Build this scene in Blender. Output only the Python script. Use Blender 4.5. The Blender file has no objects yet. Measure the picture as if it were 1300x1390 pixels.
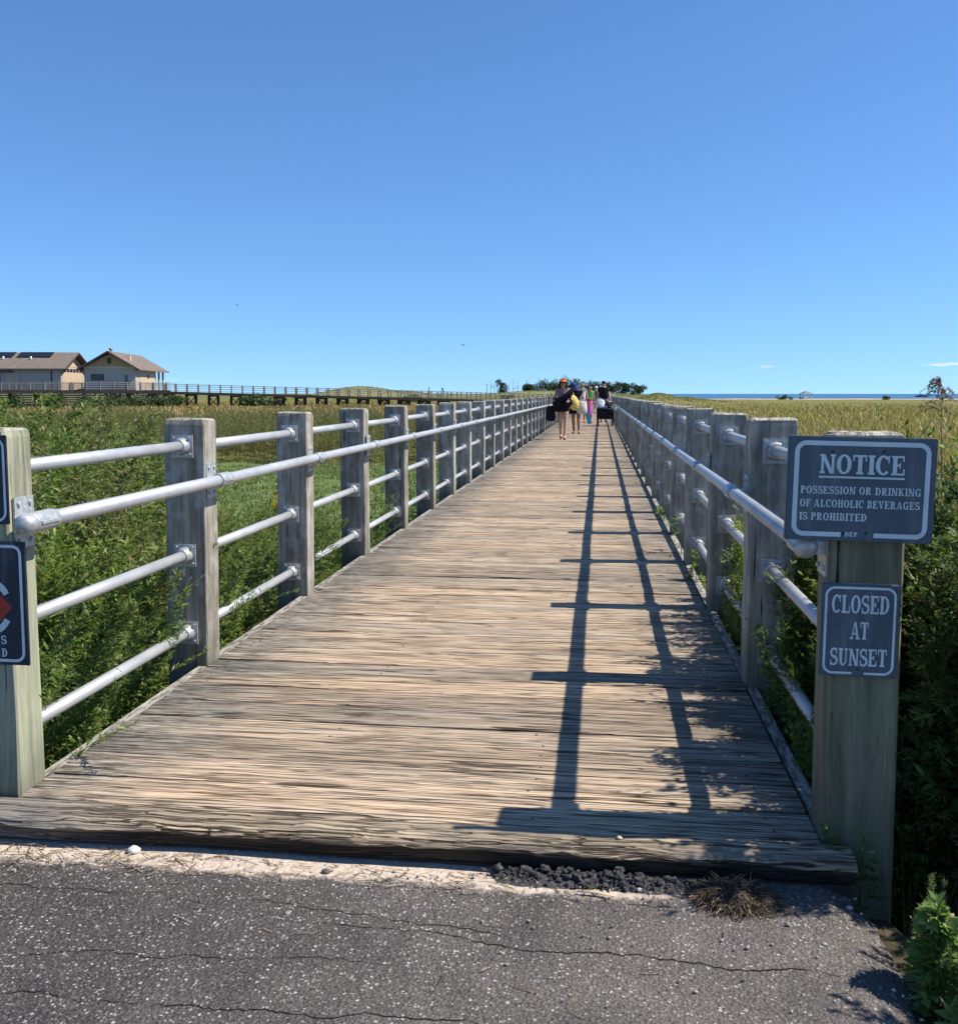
import bpy, bmesh, math, random
import numpy as np
from mathutils import Vector, Matrix, Euler

RNG = np.random.default_rng(11)
random.seed(7)
PI = math.pi
S = bpy.context.scene
COL = S.collection

# ------------------------------------------------------------------ tagging / objects
def tag(o, label=None, cat=None, group=None, kind=None):
    if label: o['label'] = label
    if cat: o['category'] = cat
    if group: o['group'] = group
    if kind: o['kind'] = kind
    return o

def link(o, parent=None):
    COL.objects.link(o)
    if parent is not None: o.parent = parent
    return o

def empty(name, loc=(0, 0, 0), rz=0.0):
    o = bpy.data.objects.new(name, None)
    o.location = loc
    o.rotation_euler = (0, 0, rz)
    o.empty_display_size = .1
    return link(o)

def dup(o, loc=None, parent=None, rot=None, scale=None):
    c = o.copy()
    COL.objects.link(c)
    if parent is not None: c.parent = parent
    if loc is not None: c.location = loc
    if rot is not None: c.rotation_euler = rot
    if scale is not None: c.scale = scale
    return c

def dup_tree(root, loc, rot=None, scale=None):
    r = dup(root, loc, None, rot, scale)
    for ch in list(root.children):
        c = dup(ch, parent=r)
        for g in list(ch.children): dup(g, parent=c)
    return r

# ------------------------------------------------------------------ mesh builder
class MB:
    def __init__(s): s.v = []; s.f = []; s.sm = []
    def add(s, vs, fs, smooth=False):
        b = len(s.v); s.v.extend([tuple(v) for v in vs])
        for f in fs: s.f.append([b + i for i in f]); s.sm.append(smooth)
    def box(s, a, b, M=None):
        x0, y0, z0 = a; x1, y1, z1 = b
        vs = [Vector(p) for p in [(x0,y0,z0),(x1,y0,z0),(x1,y1,z0),(x0,y1,z0),(x0,y0,z1),(x1,y0,z1),(x1,y1,z1),(x0,y1,z1)]]
        if M is not None: vs = [M @ v for v in vs]
        s.add(vs, [(0,3,2,1),(4,5,6,7),(0,1,5,4),(1,2,6,5),(2,3,7,6),(3,0,4,7)])
    def tube(s, pts, rad, n=10, cap=True, dome=(False, False), smooth=True, flat=None):
        pts = [Vector(p) for p in pts]
        if not hasattr(rad, '__len__'): rad = [rad] * len(pts)
        rad = list(rad)
        if dome[0]:
            d = (pts[0] - pts[1]).normalized(); r = rad[0]; p0 = pts[0]
            pts = [p0 + d * r * math.sin(a) for a in (1.5, 1.1, .6)] + pts
            rad = [r * math.cos(a) for a in (1.5, 1.1, .6)] + rad
        if dome[1]:
            d = (pts[-1] - pts[-2]).normalized(); r = rad[-1]; p0 = pts[-1]
            pts = pts + [p0 + d * r * math.sin(a) for a in (.6, 1.1, 1.5)]
            rad = rad + [r * math.cos(a) for a in (.6, 1.1, 1.5)]
        vs = []; N = len(pts); up = Vector((0, 0, 1)); u = None
        for i, p in enumerate(pts):
            t = (pts[min(i + 1, N - 1)] - pts[max(i - 1, 0)]).normalized()
            if u is None:
                u = t.cross(up)
                if u.length < .01: u = t.cross(Vector((1, 0, 0)))
                u.normalize()
            else:
                u = (u - t * u.dot(t)).normalized()
            w = t.cross(u)
            for k in range(n):
                a = 2 * PI * k / n
                vs.append(p + u * (rad[i] * math.cos(a)) + w * (rad[i] * math.sin(a) * (flat or 1)))
        fs = []
        for i in range(N - 1):
            for k in range(n):
                k2 = (k + 1) % n
                fs.append((i*n + k, i*n + k2, (i+1)*n + k2, (i+1)*n + k))
        s.add(vs, fs, smooth)
        if cap:
            b = len(s.v) - len(vs)
            s.f.append([b + k for k in range(n)][::-1]); s.sm.append(False)
            s.f.append([b + (N-1)*n + k for k in range(n)]); s.sm.append(False)
    def ball(s, c, r, n=10, m=7, jit=0, M=None):
        if not hasattr(r, '__len__'): r = (r, r, r)
        vs = []; fs = []
        for i in range(m + 1):
            th = PI * i / m
            for k in range(n):
                a = 2*PI*k/n; j = 1 + (random.uniform(-jit, jit) if 0 < i < m else 0)
                v = Vector((r[0]*math.sin(th)*math.cos(a)*j, r[1]*math.sin(th)*math.sin(a)*j, r[2]*math.cos(th)*j))
                if M is not None: v = M @ v
                vs.append(v + Vector(c))
        for i in range(m):
            for k in range(n):
                k2 = (k+1) % n
                fs.append((i*n+k, (i+1)*n+k, (i+1)*n+k2, i*n+k2))
        s.add(vs, fs, True)
    def poly(s, pts): s.add(pts, [tuple(range(len(pts)))])
    def prism(s, outline, y0, y1, M=None):
        # outline in xz, extruded along y
        n = len(outline)
        vs = [Vector((x, y0, z)) for x, z in outline] + [Vector((x, y1, z)) for x, z in outline]
        if M is not None: vs = [M @ v for v in vs]
        fs = [tuple(range(n)), tuple(range(2*n-1, n-1, -1))] + [(i, i+n, (i+1) % n + n, (i+1) % n) for i in range(n)]
        s.add(vs, fs)
    def mesh(s, name, mat=None):
        me = bpy.data.meshes.new(name)
        me.from_pydata(s.v, [], s.f)
        me.polygons.foreach_set('use_smooth', s.sm)
        if mat: me.materials.append(mat)
        me.update()
        return me
    def build(s, name, mat=None, parent=None, loc=None, rot=None, fix=True):
        me = s.mesh(name, mat)
        if fix:
            bm = bmesh.new(); bm.from_mesh(me); bmesh.ops.recalc_face_normals(bm, faces=bm.faces); bm.to_mesh(me); bm.free()
        o = bpy.data.objects.new(name, me)
        link(o, parent)
        if loc is not None: o.location = loc
        if rot is not None: o.rotation_euler = rot
        return o

def quads_mesh(name, V, mat, smooth=False):
    """V: (nq,4,3) array -> mesh of loose quads"""
    V = np.asarray(V, dtype=np.float32); nq = len(V)
    me = bpy.data.meshes.new(name)
    me.vertices.add(nq * 4); me.vertices.foreach_set('co', V.reshape(-1))
    me.loops.add(nq * 4); me.loops.foreach_set('vertex_index', np.arange(nq * 4, dtype=np.int32))
    me.polygons.add(nq); me.polygons.foreach_set('loop_start', np.arange(0, nq * 4, 4, dtype=np.int32))
    try: me.polygons.foreach_set('loop_total', np.full(nq, 4, dtype=np.int32))
    except Exception: pass
    me.materials.append(mat)
    me.update(calc_edges=True)
    return me

def strips_mesh(name, P, mat):
    """P: (n, k, 2, 3): n strips of k cross pairs, welded inside each strip (one island a strip)"""
    P = np.asarray(P, dtype=np.float32); n, k = P.shape[:2]
    me = bpy.data.meshes.new(name)
    me.vertices.add(n * k * 2); me.vertices.foreach_set('co', P.reshape(-1))
    base = np.arange(n)[:, None] * (k * 2) + np.arange(k - 1)[None, :] * 2
    q = np.stack([base, base + 1, base + 3, base + 2], -1).reshape(-1).astype(np.int32)
    nq = n * (k - 1)
    me.loops.add(nq * 4); me.loops.foreach_set('vertex_index', q)
    me.polygons.add(nq); me.polygons.foreach_set('loop_start', np.arange(0, nq * 4, 4, dtype=np.int32))
    try: me.polygons.foreach_set('loop_total', np.full(nq, 4, dtype=np.int32))
    except Exception: pass
    me.polygons.foreach_set('use_smooth', np.ones(nq, dtype=bool))
    me.materials.append(mat)
    me.update(calc_edges=True)
    return me

def obj(name, me, parent=None, loc=None, rot=None):
    o = bpy.data.objects.new(name, me); link(o, parent)
    if loc is not None: o.location = loc
    if rot is not None: o.rotation_euler = rot
    return o

# ------------------------------------------------------------------ material helper
class Mat:
    def __init__(s, name):
        s.m = bpy.data.materials.new(name); s.m.use_nodes = True
        s.nt = s.m.node_tree
        s.bsdf = s.nt.nodes['Principled BSDF']; s.out = s.nt.nodes['Material Output']
    def n(s, typ, ins=None, **props):
        nd = s.nt.nodes.new(typ)
        for k, v in props.items(): setattr(nd, k, v)
        for k, v in (ins or {}).items(): s.set(nd.inputs[k], v)
        return nd
    def set(s, sock, v):
        if isinstance(v, bpy.types.NodeSocket): s.nt.links.new(v, sock)
        else:
            if hasattr(sock, 'default_value'):
                try: sock.default_value = v
                except Exception:
                    sock.default_value = (*v, 1)
    def obj(s): return s.n('ShaderNodeTexCoord').outputs['Object']
    def pos(s): return s.n('ShaderNodeNewGeometry').outputs['Position']
    def isl(s): return s.n('ShaderNodeNewGeometry').outputs['Random Per Island']
    def rnd(s): return s.n('ShaderNodeObjectInfo').outputs['Random']
    def map(s, vec, scale=(1,1,1), loc=(0,0,0), rot=(0,0,0)):
        return s.n('ShaderNodeMapping', {'Vector': vec, 'Scale': scale, 'Location': loc, 'Rotation': rot}).outputs[0]
    def noise(s, vec, scale=1., detail=4., rough=.55, dist=0., out=0):
        return s.n('ShaderNodeTexNoise', {'Vector': vec, 'Scale': scale, 'Detail': detail, 'Roughness': rough, 'Distortion': dist}).outputs[out]
    def vor(s, vec, scale=1., feature='F1', out=0, rand=1.):
        return s.n('ShaderNodeTexVoronoi', {'Vector': vec, 'Scale': scale, 'Randomness': rand}, feature=feature).outputs[out]
    def ramp(s, fac, stops, interp='LINEAR'):
        nd = s.n('ShaderNodeValToRGB', {'Fac': fac}); cr = nd.color_ramp; cr.interpolation = interp
        while len(cr.elements) < len(stops): cr.elements.new(.5)
        for e, (p, c) in zip(cr.elements, stops):
            e.position = p; e.color = (c, c, c, 1) if not hasattr(c, '__len__') else (*c, 1)
        return nd.outputs[0]
    def mix(s, f, a, b, blend='MIX'):
        nd = s.n('ShaderNodeMix', data_type='RGBA', blend_type=blend)
        s.set(nd.inputs[0], f)
        for k, v in ((6, a), (7, b)):
            if not isinstance(v, bpy.types.NodeSocket) and len(v) == 3: v = (*v, 1)
            s.set(nd.inputs[k], v)
        return nd.outputs[2]
    def math(s, op, a, b=None, c=None, clamp=False):
        nd = s.n('ShaderNodeMath', operation=op, use_clamp=clamp); s.set(nd.inputs[0], a)
        if b is not None: s.set(nd.inputs[1], b)
        if c is not None: s.set(nd.inputs[2], c)
        return nd.outputs[0]
    def xyz(s, vec): return s.n('ShaderNodeSeparateXYZ', {0: vec}).outputs
    def comb(s, x, y, z): return s.n('ShaderNodeCombineXYZ', {0: x, 1: y, 2: z}).outputs[0]
    def vadd(s, a, b): return s.n('ShaderNodeVectorMath', {0: a, 1: b}, operation='ADD').outputs[0]
    def bump(s, h, dist=.005, strength=1., normal=None):
        d = {'Height': h, 'Distance': dist, 'Strength': strength}
        if normal is not None: d['Normal'] = normal
        return s.n('ShaderNodeBump', d).outputs[0]
    def smooth(s, v, a, b): # smoothstep a..b -> 0..1
        nd = s.n('ShaderNodeMapRange', {0: v, 1: a, 2: b, 3: 0., 4: 1.}, interpolation_type='SMOOTHSTEP', clamp=True)
        return nd.outputs[0]
    def done(s, color, rough=.8, normal=None, spec=.3, metal=0.):
        b = s.bsdf
        if not isinstance(color, bpy.types.NodeSocket) and len(color) == 3: color = (*color, 1)
        s.set(b.inputs['Base Color'], color); s.set(b.inputs['Roughness'], rough)
        s.set(b.inputs['Specular IOR Level'], spec); s.set(b.inputs['Metallic'], metal)
        if normal is not None: s.set(b.inputs['Normal'], normal)
        return s.m

def simple(name, col, rough=.7, spec=.3, metal=0., var=.12, scale=6., bumpd=0.):
    M = Mat(name); p = M.obj(); f = M.noise(p, scale, 4)
    c = M.mix(M.ramp(f, [(.3, 0.), (.7, 1.)]), tuple(x*(1-var) for x in col), tuple(min(1, x*(1+var)) for x in col))
    nm = M.bump(M.noise(p, scale*6, 3), bumpd) if bumpd else None
    return M.done(c, rough, nm, spec, metal)

# --- deck wood: grain runs along X
def mat_deck():
    M = Mat('weathered_deck_wood'); p = M.pos(); isl = M.isl(); x, y, z = M.xyz(p)
    off = M.math('MULTIPLY', isl, 137.)
    q = M.comb(M.math('ADD', x, off), M.math('ADD', y, off), z)
    warp = M.noise(M.map(q, (.9, 5., 1)), 1., 3)
    wy = M.math('MULTIPLY', M.math('SUBTRACT', warp, .5), .038)
    xq, yq, zq = M.xyz(q)
    qw = M.comb(xq, M.math('ADD', yq, wy), zq)
    fine = M.noise(M.map(qw, (1.9, 150., 30)), 1., 2.5, .55)
    mid = M.noise(M.map(qw, (1.2, 74., 10)), 1., 3, .55)
    big = M.noise(M.map(qw, (.55, 7., 2)), 1., 4, .6)
    blot = M.noise(M.map(q, (2.2, 6., 2)), 1., 5, .6)
    tan = M.mix(M.ramp(mid, [(.22, 0.), (.60, 1.)]), (.27, .20, .14), (.60, .465, .335))
    grey = M.mix(M.ramp(mid, [(.24, 0.), (.60, 1.)]), (.20, .17, .138), (.50, .43, .345))
    gmask = M.ramp(M.math('ADD', M.math('MULTIPLY', big, .8), M.math('MULTIPLY', isl, .25)), [(.38, 0.), (.68, 1.)])
    c = M.mix(gmask, tan, grey)
    # orange-ish freshly worn streaks
    ws = M.noise(M.map(qw, (.8, 24., 3)), 1., 4, .6)
    near = M.smooth(y, 7.5, 2.5)
    c = M.mix(M.math('MULTIPLY', M.ramp(ws, [(.52, 0.), (.66, 1.)]), M.math('ADD', M.math('MULTIPLY', near, .36), .14)), c, (.50, .345, .20))
    # dark stains
    c = M.mix(M.math('MULTIPLY', M.ramp(blot, [(.55, 0.), (.75, 1.)]), .5), c, (.115, .1, .088))
    # weathered grey, algae-spotted ends of the boards
    e1 = M.smooth(M.math('ADD', x, M.math('MULTIPLY', M.math('SUBTRACT', blot, .5), 1.0)), -1.22, -1.72)
    e2 = M.smooth(M.math('ADD', x, M.math('MULTIPLY', M.math('SUBTRACT', blot, .5), 1.0)), .1, .62)
    edge = M.math('MAXIMUM', e1, M.math('MULTIPLY', e2, .8))
    mott = M.noise(M.map(q, (9., 60., 9)), 1., 6, .7)
    ec = M.mix(M.ramp(mott, [(.40, 0.), (.62, 1.)]), (.06, .06, .056), (.38, .37, .34))
    c = M.mix(M.math('MULTIPLY', edge, .85), c, ec)
    # fine streaks, splits and cracks
    c = M.mix(M.ramp(fine, [(.34, .85), (.43, 0.)]), c, (.07, .052, .038))
    # knots: dark eyes with the grain bending round them
    kv = M.vor(M.map(q, (1.1, 3.0, 1)), 1.6, out=0); kv2 = M.vor(M.map(q, (1.1, 3.0, 1)), 1.6, out=1)
    kn = M.math('MULTIPLY', M.ramp(kv, [(.035, 1.), (.075, 0.)]), M.math('GREATER_THAN', M.xyz(kv2)[0], .45))
    c = M.mix(M.math('MULTIPLY', kn, .75), c, (.075, .05, .033))
    f1 = M.noise(M.map(qw, (1.1, 30., 4)), 1., 2, .5); f2 = M.noise(M.map(qw, (1.9, 70., 4), (7, 3, 0)), 1., 2, .5); fm = M.noise(M.map(qw, (1.0, 12., 2), (3, 9, 0)), 1., 3, .6)
    l1 = M.smooth(M.math('ABSOLUTE', M.math('SUBTRACT', f1, .47)), .030, .006); l2 = M.smooth(M.math('ABSOLUTE', M.math('SUBTRACT', f2, .5)), .034, .006)
    fiss = M.math('MAXIMUM', M.math('MULTIPLY', l1, M.ramp(fm, [(.42, 0.), (.52, 1.)])), M.math('MULTIPLY', l2, M.ramp(fm, [(.48, .75), (.58, 0.)])))
    c = M.mix(M.math('MULTIPLY', fiss, .88), c, (.045, .033, .025))
    cr = M.noise(M.map(qw, (.8, 72., 6)), 1., 2, .5)
    cr2 = M.noise(M.map(qw, (1.3, 24., 3)), 1., 3, .5)
    crack = M.math('MULTIPLY', M.ramp(cr, [(.31, 1.), (.36, 0.)]), M.ramp(cr2, [(.36, 0.), (.48, 1.)]))
    c = M.mix(crack, c, (.03, .024, .02))
    # tan dust and lifted light slivers
    c = M.mix(M.math('MULTIPLY', M.ramp(M.noise(M.map(qw, (1.1, 95., 10)), 1., 3, .5), [(.66, 0.), (.72, 1.)]), .6), c, (.56, .45, .335))
    # per board tint
    t = M.math('FRACT', M.math('MULTIPLY', isl, 71.3))
    c = M.mix(1., c, M.mix(t, (.80, .79, .77), (1.28, 1.21, 1.11)), 'MULTIPLY')
    h = M.math('SUBTRACT', M.math('ADD', M.math('MULTIPLY', mid, .7), M.math('MULTIPLY', fine, .6)), M.math('ADD', M.math('MULTIPLY', fiss, .7), M.math('MULTIPLY', crack, 1.2)))
    return M.done(c, .85, M.bump(h, .013, 1.), .15)

def mat_edgeboard():
    M = Mat('worn_edge_board'); p = M.pos(); x, y, z = M.xyz(p)
    warp = M.noise(M.map(p, (.9, 5., 5)), 1., 3)
    w = M.math('MULTIPLY', M.math('SUBTRACT', warp, .5), .06)
    q = M.comb(x, M.math('ADD', y, w), M.math('ADD', z, w))
    fine = M.noise(M.map(q, (2., 150., 150.)), 1., 2.5, .55)
    mid = M.noise(M.map(q, (1.1, 40., 40.)), 1., 3, .55)
    big = M.noise(M.map(p, (1.1, 6., 6.)), 1., 4, .6)
    c = M.mix(M.ramp(mid, [(.32, 0.), (.64, 1.)]), (.19, .145, .10), (.52, .40, .265))
    c = M.mix(M.ramp(big, [(.5, 0.), (.66, .8)]), c, (.19, .17, .145))
    c = M.mix(M.ramp(fine, [(.32, .6), (.46, 0.)]), c, (.06, .045, .035))
    f1 = M.noise(M.map(q, (1.3, 30., 30.)), 1., 3, .6); f2 = M.noise(M.map(q, (1.7, 66., 66.), (5, 2, 1)), 1., 2, .5); fm = M.noise(M.map(p, (1.0, 10., 10.), (3, 9, 0)), 1., 3, .6)
    fiss = M.math('MAXIMUM', M.smooth(M.math('ABSOLUTE', M.math('SUBTRACT', f1, .48)), .030, .006), M.math('MULTIPLY', M.smooth(M.math('ABSOLUTE', M.math('SUBTRACT', f2, .5)), .036, .006), M.ramp(fm, [(.45, 1.), (.6, 0.)])))
    c = M.mix(M.math('MULTIPLY', fiss, .85), c, (.04, .03, .024))
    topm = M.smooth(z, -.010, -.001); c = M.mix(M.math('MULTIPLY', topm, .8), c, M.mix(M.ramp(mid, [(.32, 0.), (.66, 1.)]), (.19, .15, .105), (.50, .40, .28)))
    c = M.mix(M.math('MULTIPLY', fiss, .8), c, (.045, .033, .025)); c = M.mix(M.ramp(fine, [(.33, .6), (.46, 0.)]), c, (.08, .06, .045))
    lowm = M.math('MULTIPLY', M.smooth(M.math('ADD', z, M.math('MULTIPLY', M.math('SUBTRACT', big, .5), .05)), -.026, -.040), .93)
    c = M.mix(lowm, c, (.03, .025, .02))  # shade of the front face, painted into its lower part
    e = M.smooth(M.math('ADD', x, M.math('MULTIPLY', big, .5)), -1.05, -1.45)
    c = M.mix(M.math('MULTIPLY', e, .7), c, (.20, .19, .175))
    h = M.math('SUBTRACT', M.math('ADD', M.math('MULTIPLY', mid, .8), M.math('MULTIPLY', fine, .6)), M.math('MULTIPLY', fiss, .9))
    return M.done(c, .85, M.bump(h, .012, 1.), .15)

# --- posts: grain along Z
def mat_post(name, dark, light, green=0., tint=(1, 1, 1), lichen=.5):
    M = Mat(name); o = M.obj(); r = M.rnd(); x, y, z = M.xyz(o)
    off = M.math('MULTIPLY', r, 91.)
    q = M.comb(M.math('ADD', x, off), M.math('ADD', y, off), M.math('ADD', z, off))
    warp = M.noise(M.map(q, (4, 4, 1.3)), 1., 3)
    w = M.math('MULTIPLY', M.math('SUBTRACT', warp, .5), .07)
    xq, yq, zq = M.xyz(q)
    qw = M.comb(M.math('ADD', xq, w), M.math('ADD', yq, w), zq)
    fine = M.noise(M.map(qw, (120, 120, 3.2)), 1., 5, .65)
    mid = M.noise(M.map(qw, (38, 38, 1.4)), 1., 4, .6)
    big = M.noise(M.map(q, (5, 5, 1.6)), 1., 5, .6)
    c = M.mix(M.ramp(mid, [(.30, 0.), (.68, 1.)]), dark, light)
    lc = M.noise(M.map(q, (13, 13, 7)), 1., 6, .68)
    c = M.mix(M.math('MULTIPLY', M.ramp(lc, [(.46, 0.), (.6, 1.)]), lichen), c, (.58, .57, .53))
    c = M.mix(M.math('MULTIPLY', M.ramp(big, [(.5, 0.), (.72, 1.)]), .55), c, tuple(d*.55 for d in dark))
    if green:
        gn = M.noise(M.map(q, (7, 7, 2.2)), 1., 4)
        c = M.mix(M.math('MULTIPLY', M.ramp(gn, [(.34, 0.), (.6, 1.)]), green), c, (.33, .395, .265))
    # damp darker foot, with an uneven edge
    ft = M.smooth(M.math('ADD', z, M.math('MULTIPLY', M.math('SUBTRACT', big, .5), .5)), .2, -.05)
    c = M.mix(M.math('MULTIPLY', ft, .55), c, (.085, .085, .06))
    c = M.mix(M.ramp(fine, [(.30, .5), (.45, 0.)]), c, tuple(d*.45 for d in dark))
    cr = M.noise(M.map(qw, (46, 46, .55)), 1., 2, .5)
    crack = M.ramp(cr, [(.25, 1.), (.29, 0.)])
    c = M.mix(crack, c, (.022, .02, .018))
    # top end grain
    top = M.n('ShaderNodeNewGeometry').outputs['Normal']
    tz = M.smooth(M.xyz(top)[2], .5, .9)
    eg = M.noise(M.map(q, (70, 12, 10)), 1., 5, .7)
    c = M.mix(tz, c, M.mix(M.ramp(eg, [(.38, 0.), (.6, 1.)]), (.10, .09, .075), (.50, .46, .40)))
    c = M.mix(1., c, M.mix(r, tuple(t*.82 for t in tint), tuple(t*1.1 for t in tint)), 'MULTIPLY')
    h = M.math('SUBTRACT', M.math('ADD', M.math('MULTIPLY', mid, .7), M.math('MULTIPLY', fine, .5)), crack)
    return M.done(c, .85, M.bump(h, .006, .9), .15)

def mat_pipe():
    M = Mat('painted_pipe'); o = M.pos()
    f = M.noise(M.map(o, (18, 7, 18)), 1., 5, .6); g = M.noise(o, 55., 5, .7)
    c = M.mix(M.ramp(f, [(.3, 0.), (.65, 1.)]), (.43, .435, .44), (.56, .56, .56))
    c = M.mix(M.ramp(g, [(.60, 0.), (.72, .6)]), c, (.28, .28, .27)); st = M.noise(M.map(o, (4, 2.2, 4)), 1., 5, .7); c = M.mix(M.ramp(st, [(.52, 0.), (.72, .45)]), c, (.30, .29, .265))
    return M.done(c, .45, M.bump(g, .0004, .4), .4, .38)

def mat_galv():
    M = Mat('galvanised_fitting'); o = M.pos()
    f = M.noise(o, 60., 5, .65); v = M.vor(o, 140., out=1)
    c = M.mix(M.ramp(f, [(.35, 0.), (.65, 1.)]), (.36, .37, .375), (.60, .61, .61))
    c = M.mix(M.math('MULTIPLY', M.xyz(v)[0], .3), c, (.25, .255, .26))
    return M.done(c, .48, M.bump(f, .0008, .5), .5, .45)

def mat_asphalt():
    M = Mat('worn_asphalt'); p = M.pos(); x, y, z = M.xyz(p)
    pd = M.vadd(p, M.n('ShaderNodeVectorMath', {0: M.noise(p, 150., 2, .5, out=1), 1: (.011, .011, .0)}, operation='MULTIPLY').outputs[0])
    agg = M.vor(pd, 110., out=0); aggc = M.vor(pd, 110., out=1); agg2 = M.vor(pd, 230., out=0); agg2c = M.vor(pd, 230., out=1)
    st = M.math('MULTIPLY', M.ramp(agg, [(.34, 1.), (.46, 0.)]), M.ramp(M.xyz(aggc)[0], [(.76, 0.), (.86, 1.)]))
    st2 = M.math('MULTIPLY', M.ramp(agg2, [(.34, 1.), (.5, 0.)]), M.ramp(M.xyz(agg2c)[1], [(.6, 0.), (.8, 1.)]))
    pat = M.noise(p, 2.2, 5, .6); fine = M.noise(p, 120., 4, .7)
    c = M.mix(M.ramp(fine, [(.35, 0.), (.65, 1.)]), (.040, .035, .032), (.105, .093, .086))
    c = M.mix(M.math('MULTIPLY', st2, .75), c, (.25, .24, .235))
    c = M.mix(M.math('MULTIPLY', st, .85), c, M.mix(M.xyz(aggc)[1], (.26, .24, .23), (.62, .60, .57)))
    # sand dust rubbed into the surface, strongest to the right of the middle
    dust = M.math('MULTIPLY', M.smooth(M.math('ADD', x, M.math('MULTIPLY', M.math('SUBTRACT', pat, .5), 1.4)), -1.3, .4), M.ramp(fine, [(.3, .15), (.7, .8)]))
    c = M.mix(M.math('MULTIPLY', dust, .5), c, (.30, .265, .24))
    c = M.mix(1., c, M.mix(M.ramp(M.noise(p, 4.5, 5, .65), [(.3, 0.), (.7, 1.)]), (.72, .72, .73), (1.12, 1.1, 1.08)), 'MULTIPLY')
    # drifted sand along the boards
    sn = M.noise(M.map(p, (5, 9, 1)), 1., 6, .65); sn2 = M.noise(p, 60., 3, .6)
    sy = M.math('ADD', y, M.math('ADD', M.math('MULTIPLY', M.math('SUBTRACT', sn, .5), .22), M.math('MULTIPLY', M.math('SUBTRACT', sn2, .5), .05)))
    sm = M.smooth(M.math('ADD', sy, M.math('MULTIPLY', x, -.012)), 2.455, 2.52)
    sm = M.math('MULTIPLY', sm, M.smooth(x, .42, .1))
    sand = M.mix(M.ramp(sn2, [(.35, 0.), (.65, 1.)]), (.40, .32, .25), (.60, .50, .41))
    sand = M.mix(M.math('MULTIPLY', M.ramp(M.vor(p, 60.), [(.12, 1.), (.2, 0.)]), .35), sand, (.22, .18, .15))
    c = M.mix(sm, c, sand)
    # wandering hairline cracks
    crk = None
    for (y0, sl, x0, x1, sd, wd) in ((2.215, -.06, -.75, .6, 3.1, .0035), (2.36, .02, -1.9, -1.15, 9.7, .003), (2.245, -.10, -.95, -.2, 17.3, .0028), (2.12, .05, -1.4, -.4, 29., .0025), (1.9, .02, -2., .9, 43., .003)):
        wv = M.noise(M.map(p, (3.2, .3, 1), (sd, sd, 0)), 1., 5, .62)
        d = M.math('ABSOLUTE', M.math('SUBTRACT', M.math('ADD', y, M.math('MULTIPLY', x, -sl)), M.math('ADD', M.math('MULTIPLY', M.math('SUBTRACT', wv, .5), .16), y0)))
        k = M.smooth(d, wd*1.0, wd*.25)
        k = M.math('MULTIPLY', k, M.ramp(M.noise(M.map(p, (9., 2, 1), (sd, 0, 0)), 1., 3), [(.40, .15), (.52, 1.)]))
        k = M.math('MULTIPLY', k, M.math('MULTIPLY', M.smooth(x, x0, x0+.12), M.smooth(x, x1, x1-.12)))
        crk = k if crk is None else M.math('MAXIMUM', crk, k)
    crk = M.math('MULTIPLY', crk, M.math('SUBTRACT', 1., sm))
    c = M.mix(crk, c, (.012, .011, .011))
    h = M.math('ADD', M.math('MULTIPLY', M.math('SUBTRACT', 1., agg), .8), M.math('MULTIPLY', fine, .5))
    h = M.math('MULTIPLY', h, M.math('SUBTRACT', 1., M.math('MULTIPLY', sm, .7)))
    h = M.math('SUBTRACT', h, M.math('MULTIPLY', crk, 2.))
    return M.done(c, .88, M.bump(h, .006, 1.), .2)

def mat_leaf(name, dark, light, dry=(.22, .17, .07), dryamt=.06, trans=.35):
    M = Mat(name); r = M.isl(); p = M.pos()
    big = M.noise(p, 1.6, 4)
    f = M.math('ADD', M.math('MULTIPLY', M.math('POWER', r, 1.5), .6), M.math('MULTIPLY', M.ramp(big, [(.35, 0.), (.65, 1.)]), .4), clamp=True)
    c = M.mix(M.ramp(f, [(.05, 0.), (.95, 1.)]), dark, light)
    r2 = M.math('FRACT', M.math('MULTIPLY', r, 53.7))
    c = M.mix(M.math('LESS_THAN', r2, dryamt), c, dry)
    M.set(M.bsdf.inputs['Base Color'], c); M.set(M.bsdf.inputs['Roughness'], .55); M.set(M.bsdf.inputs['Specular IOR Level'], .35)
    tr = M.n('ShaderNodeBsdfTranslucent', {'Color': M.mix(1., c, (1.25, 1.35, .7), 'MULTIPLY')})
    ms = M.n('ShaderNodeMixShader', {0: trans, 1: M.bsdf.outputs[0], 2: tr.outputs[0]})
    M.nt.links.new(ms.outputs[0], M.out.inputs['Surface'])
    return M.m

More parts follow.
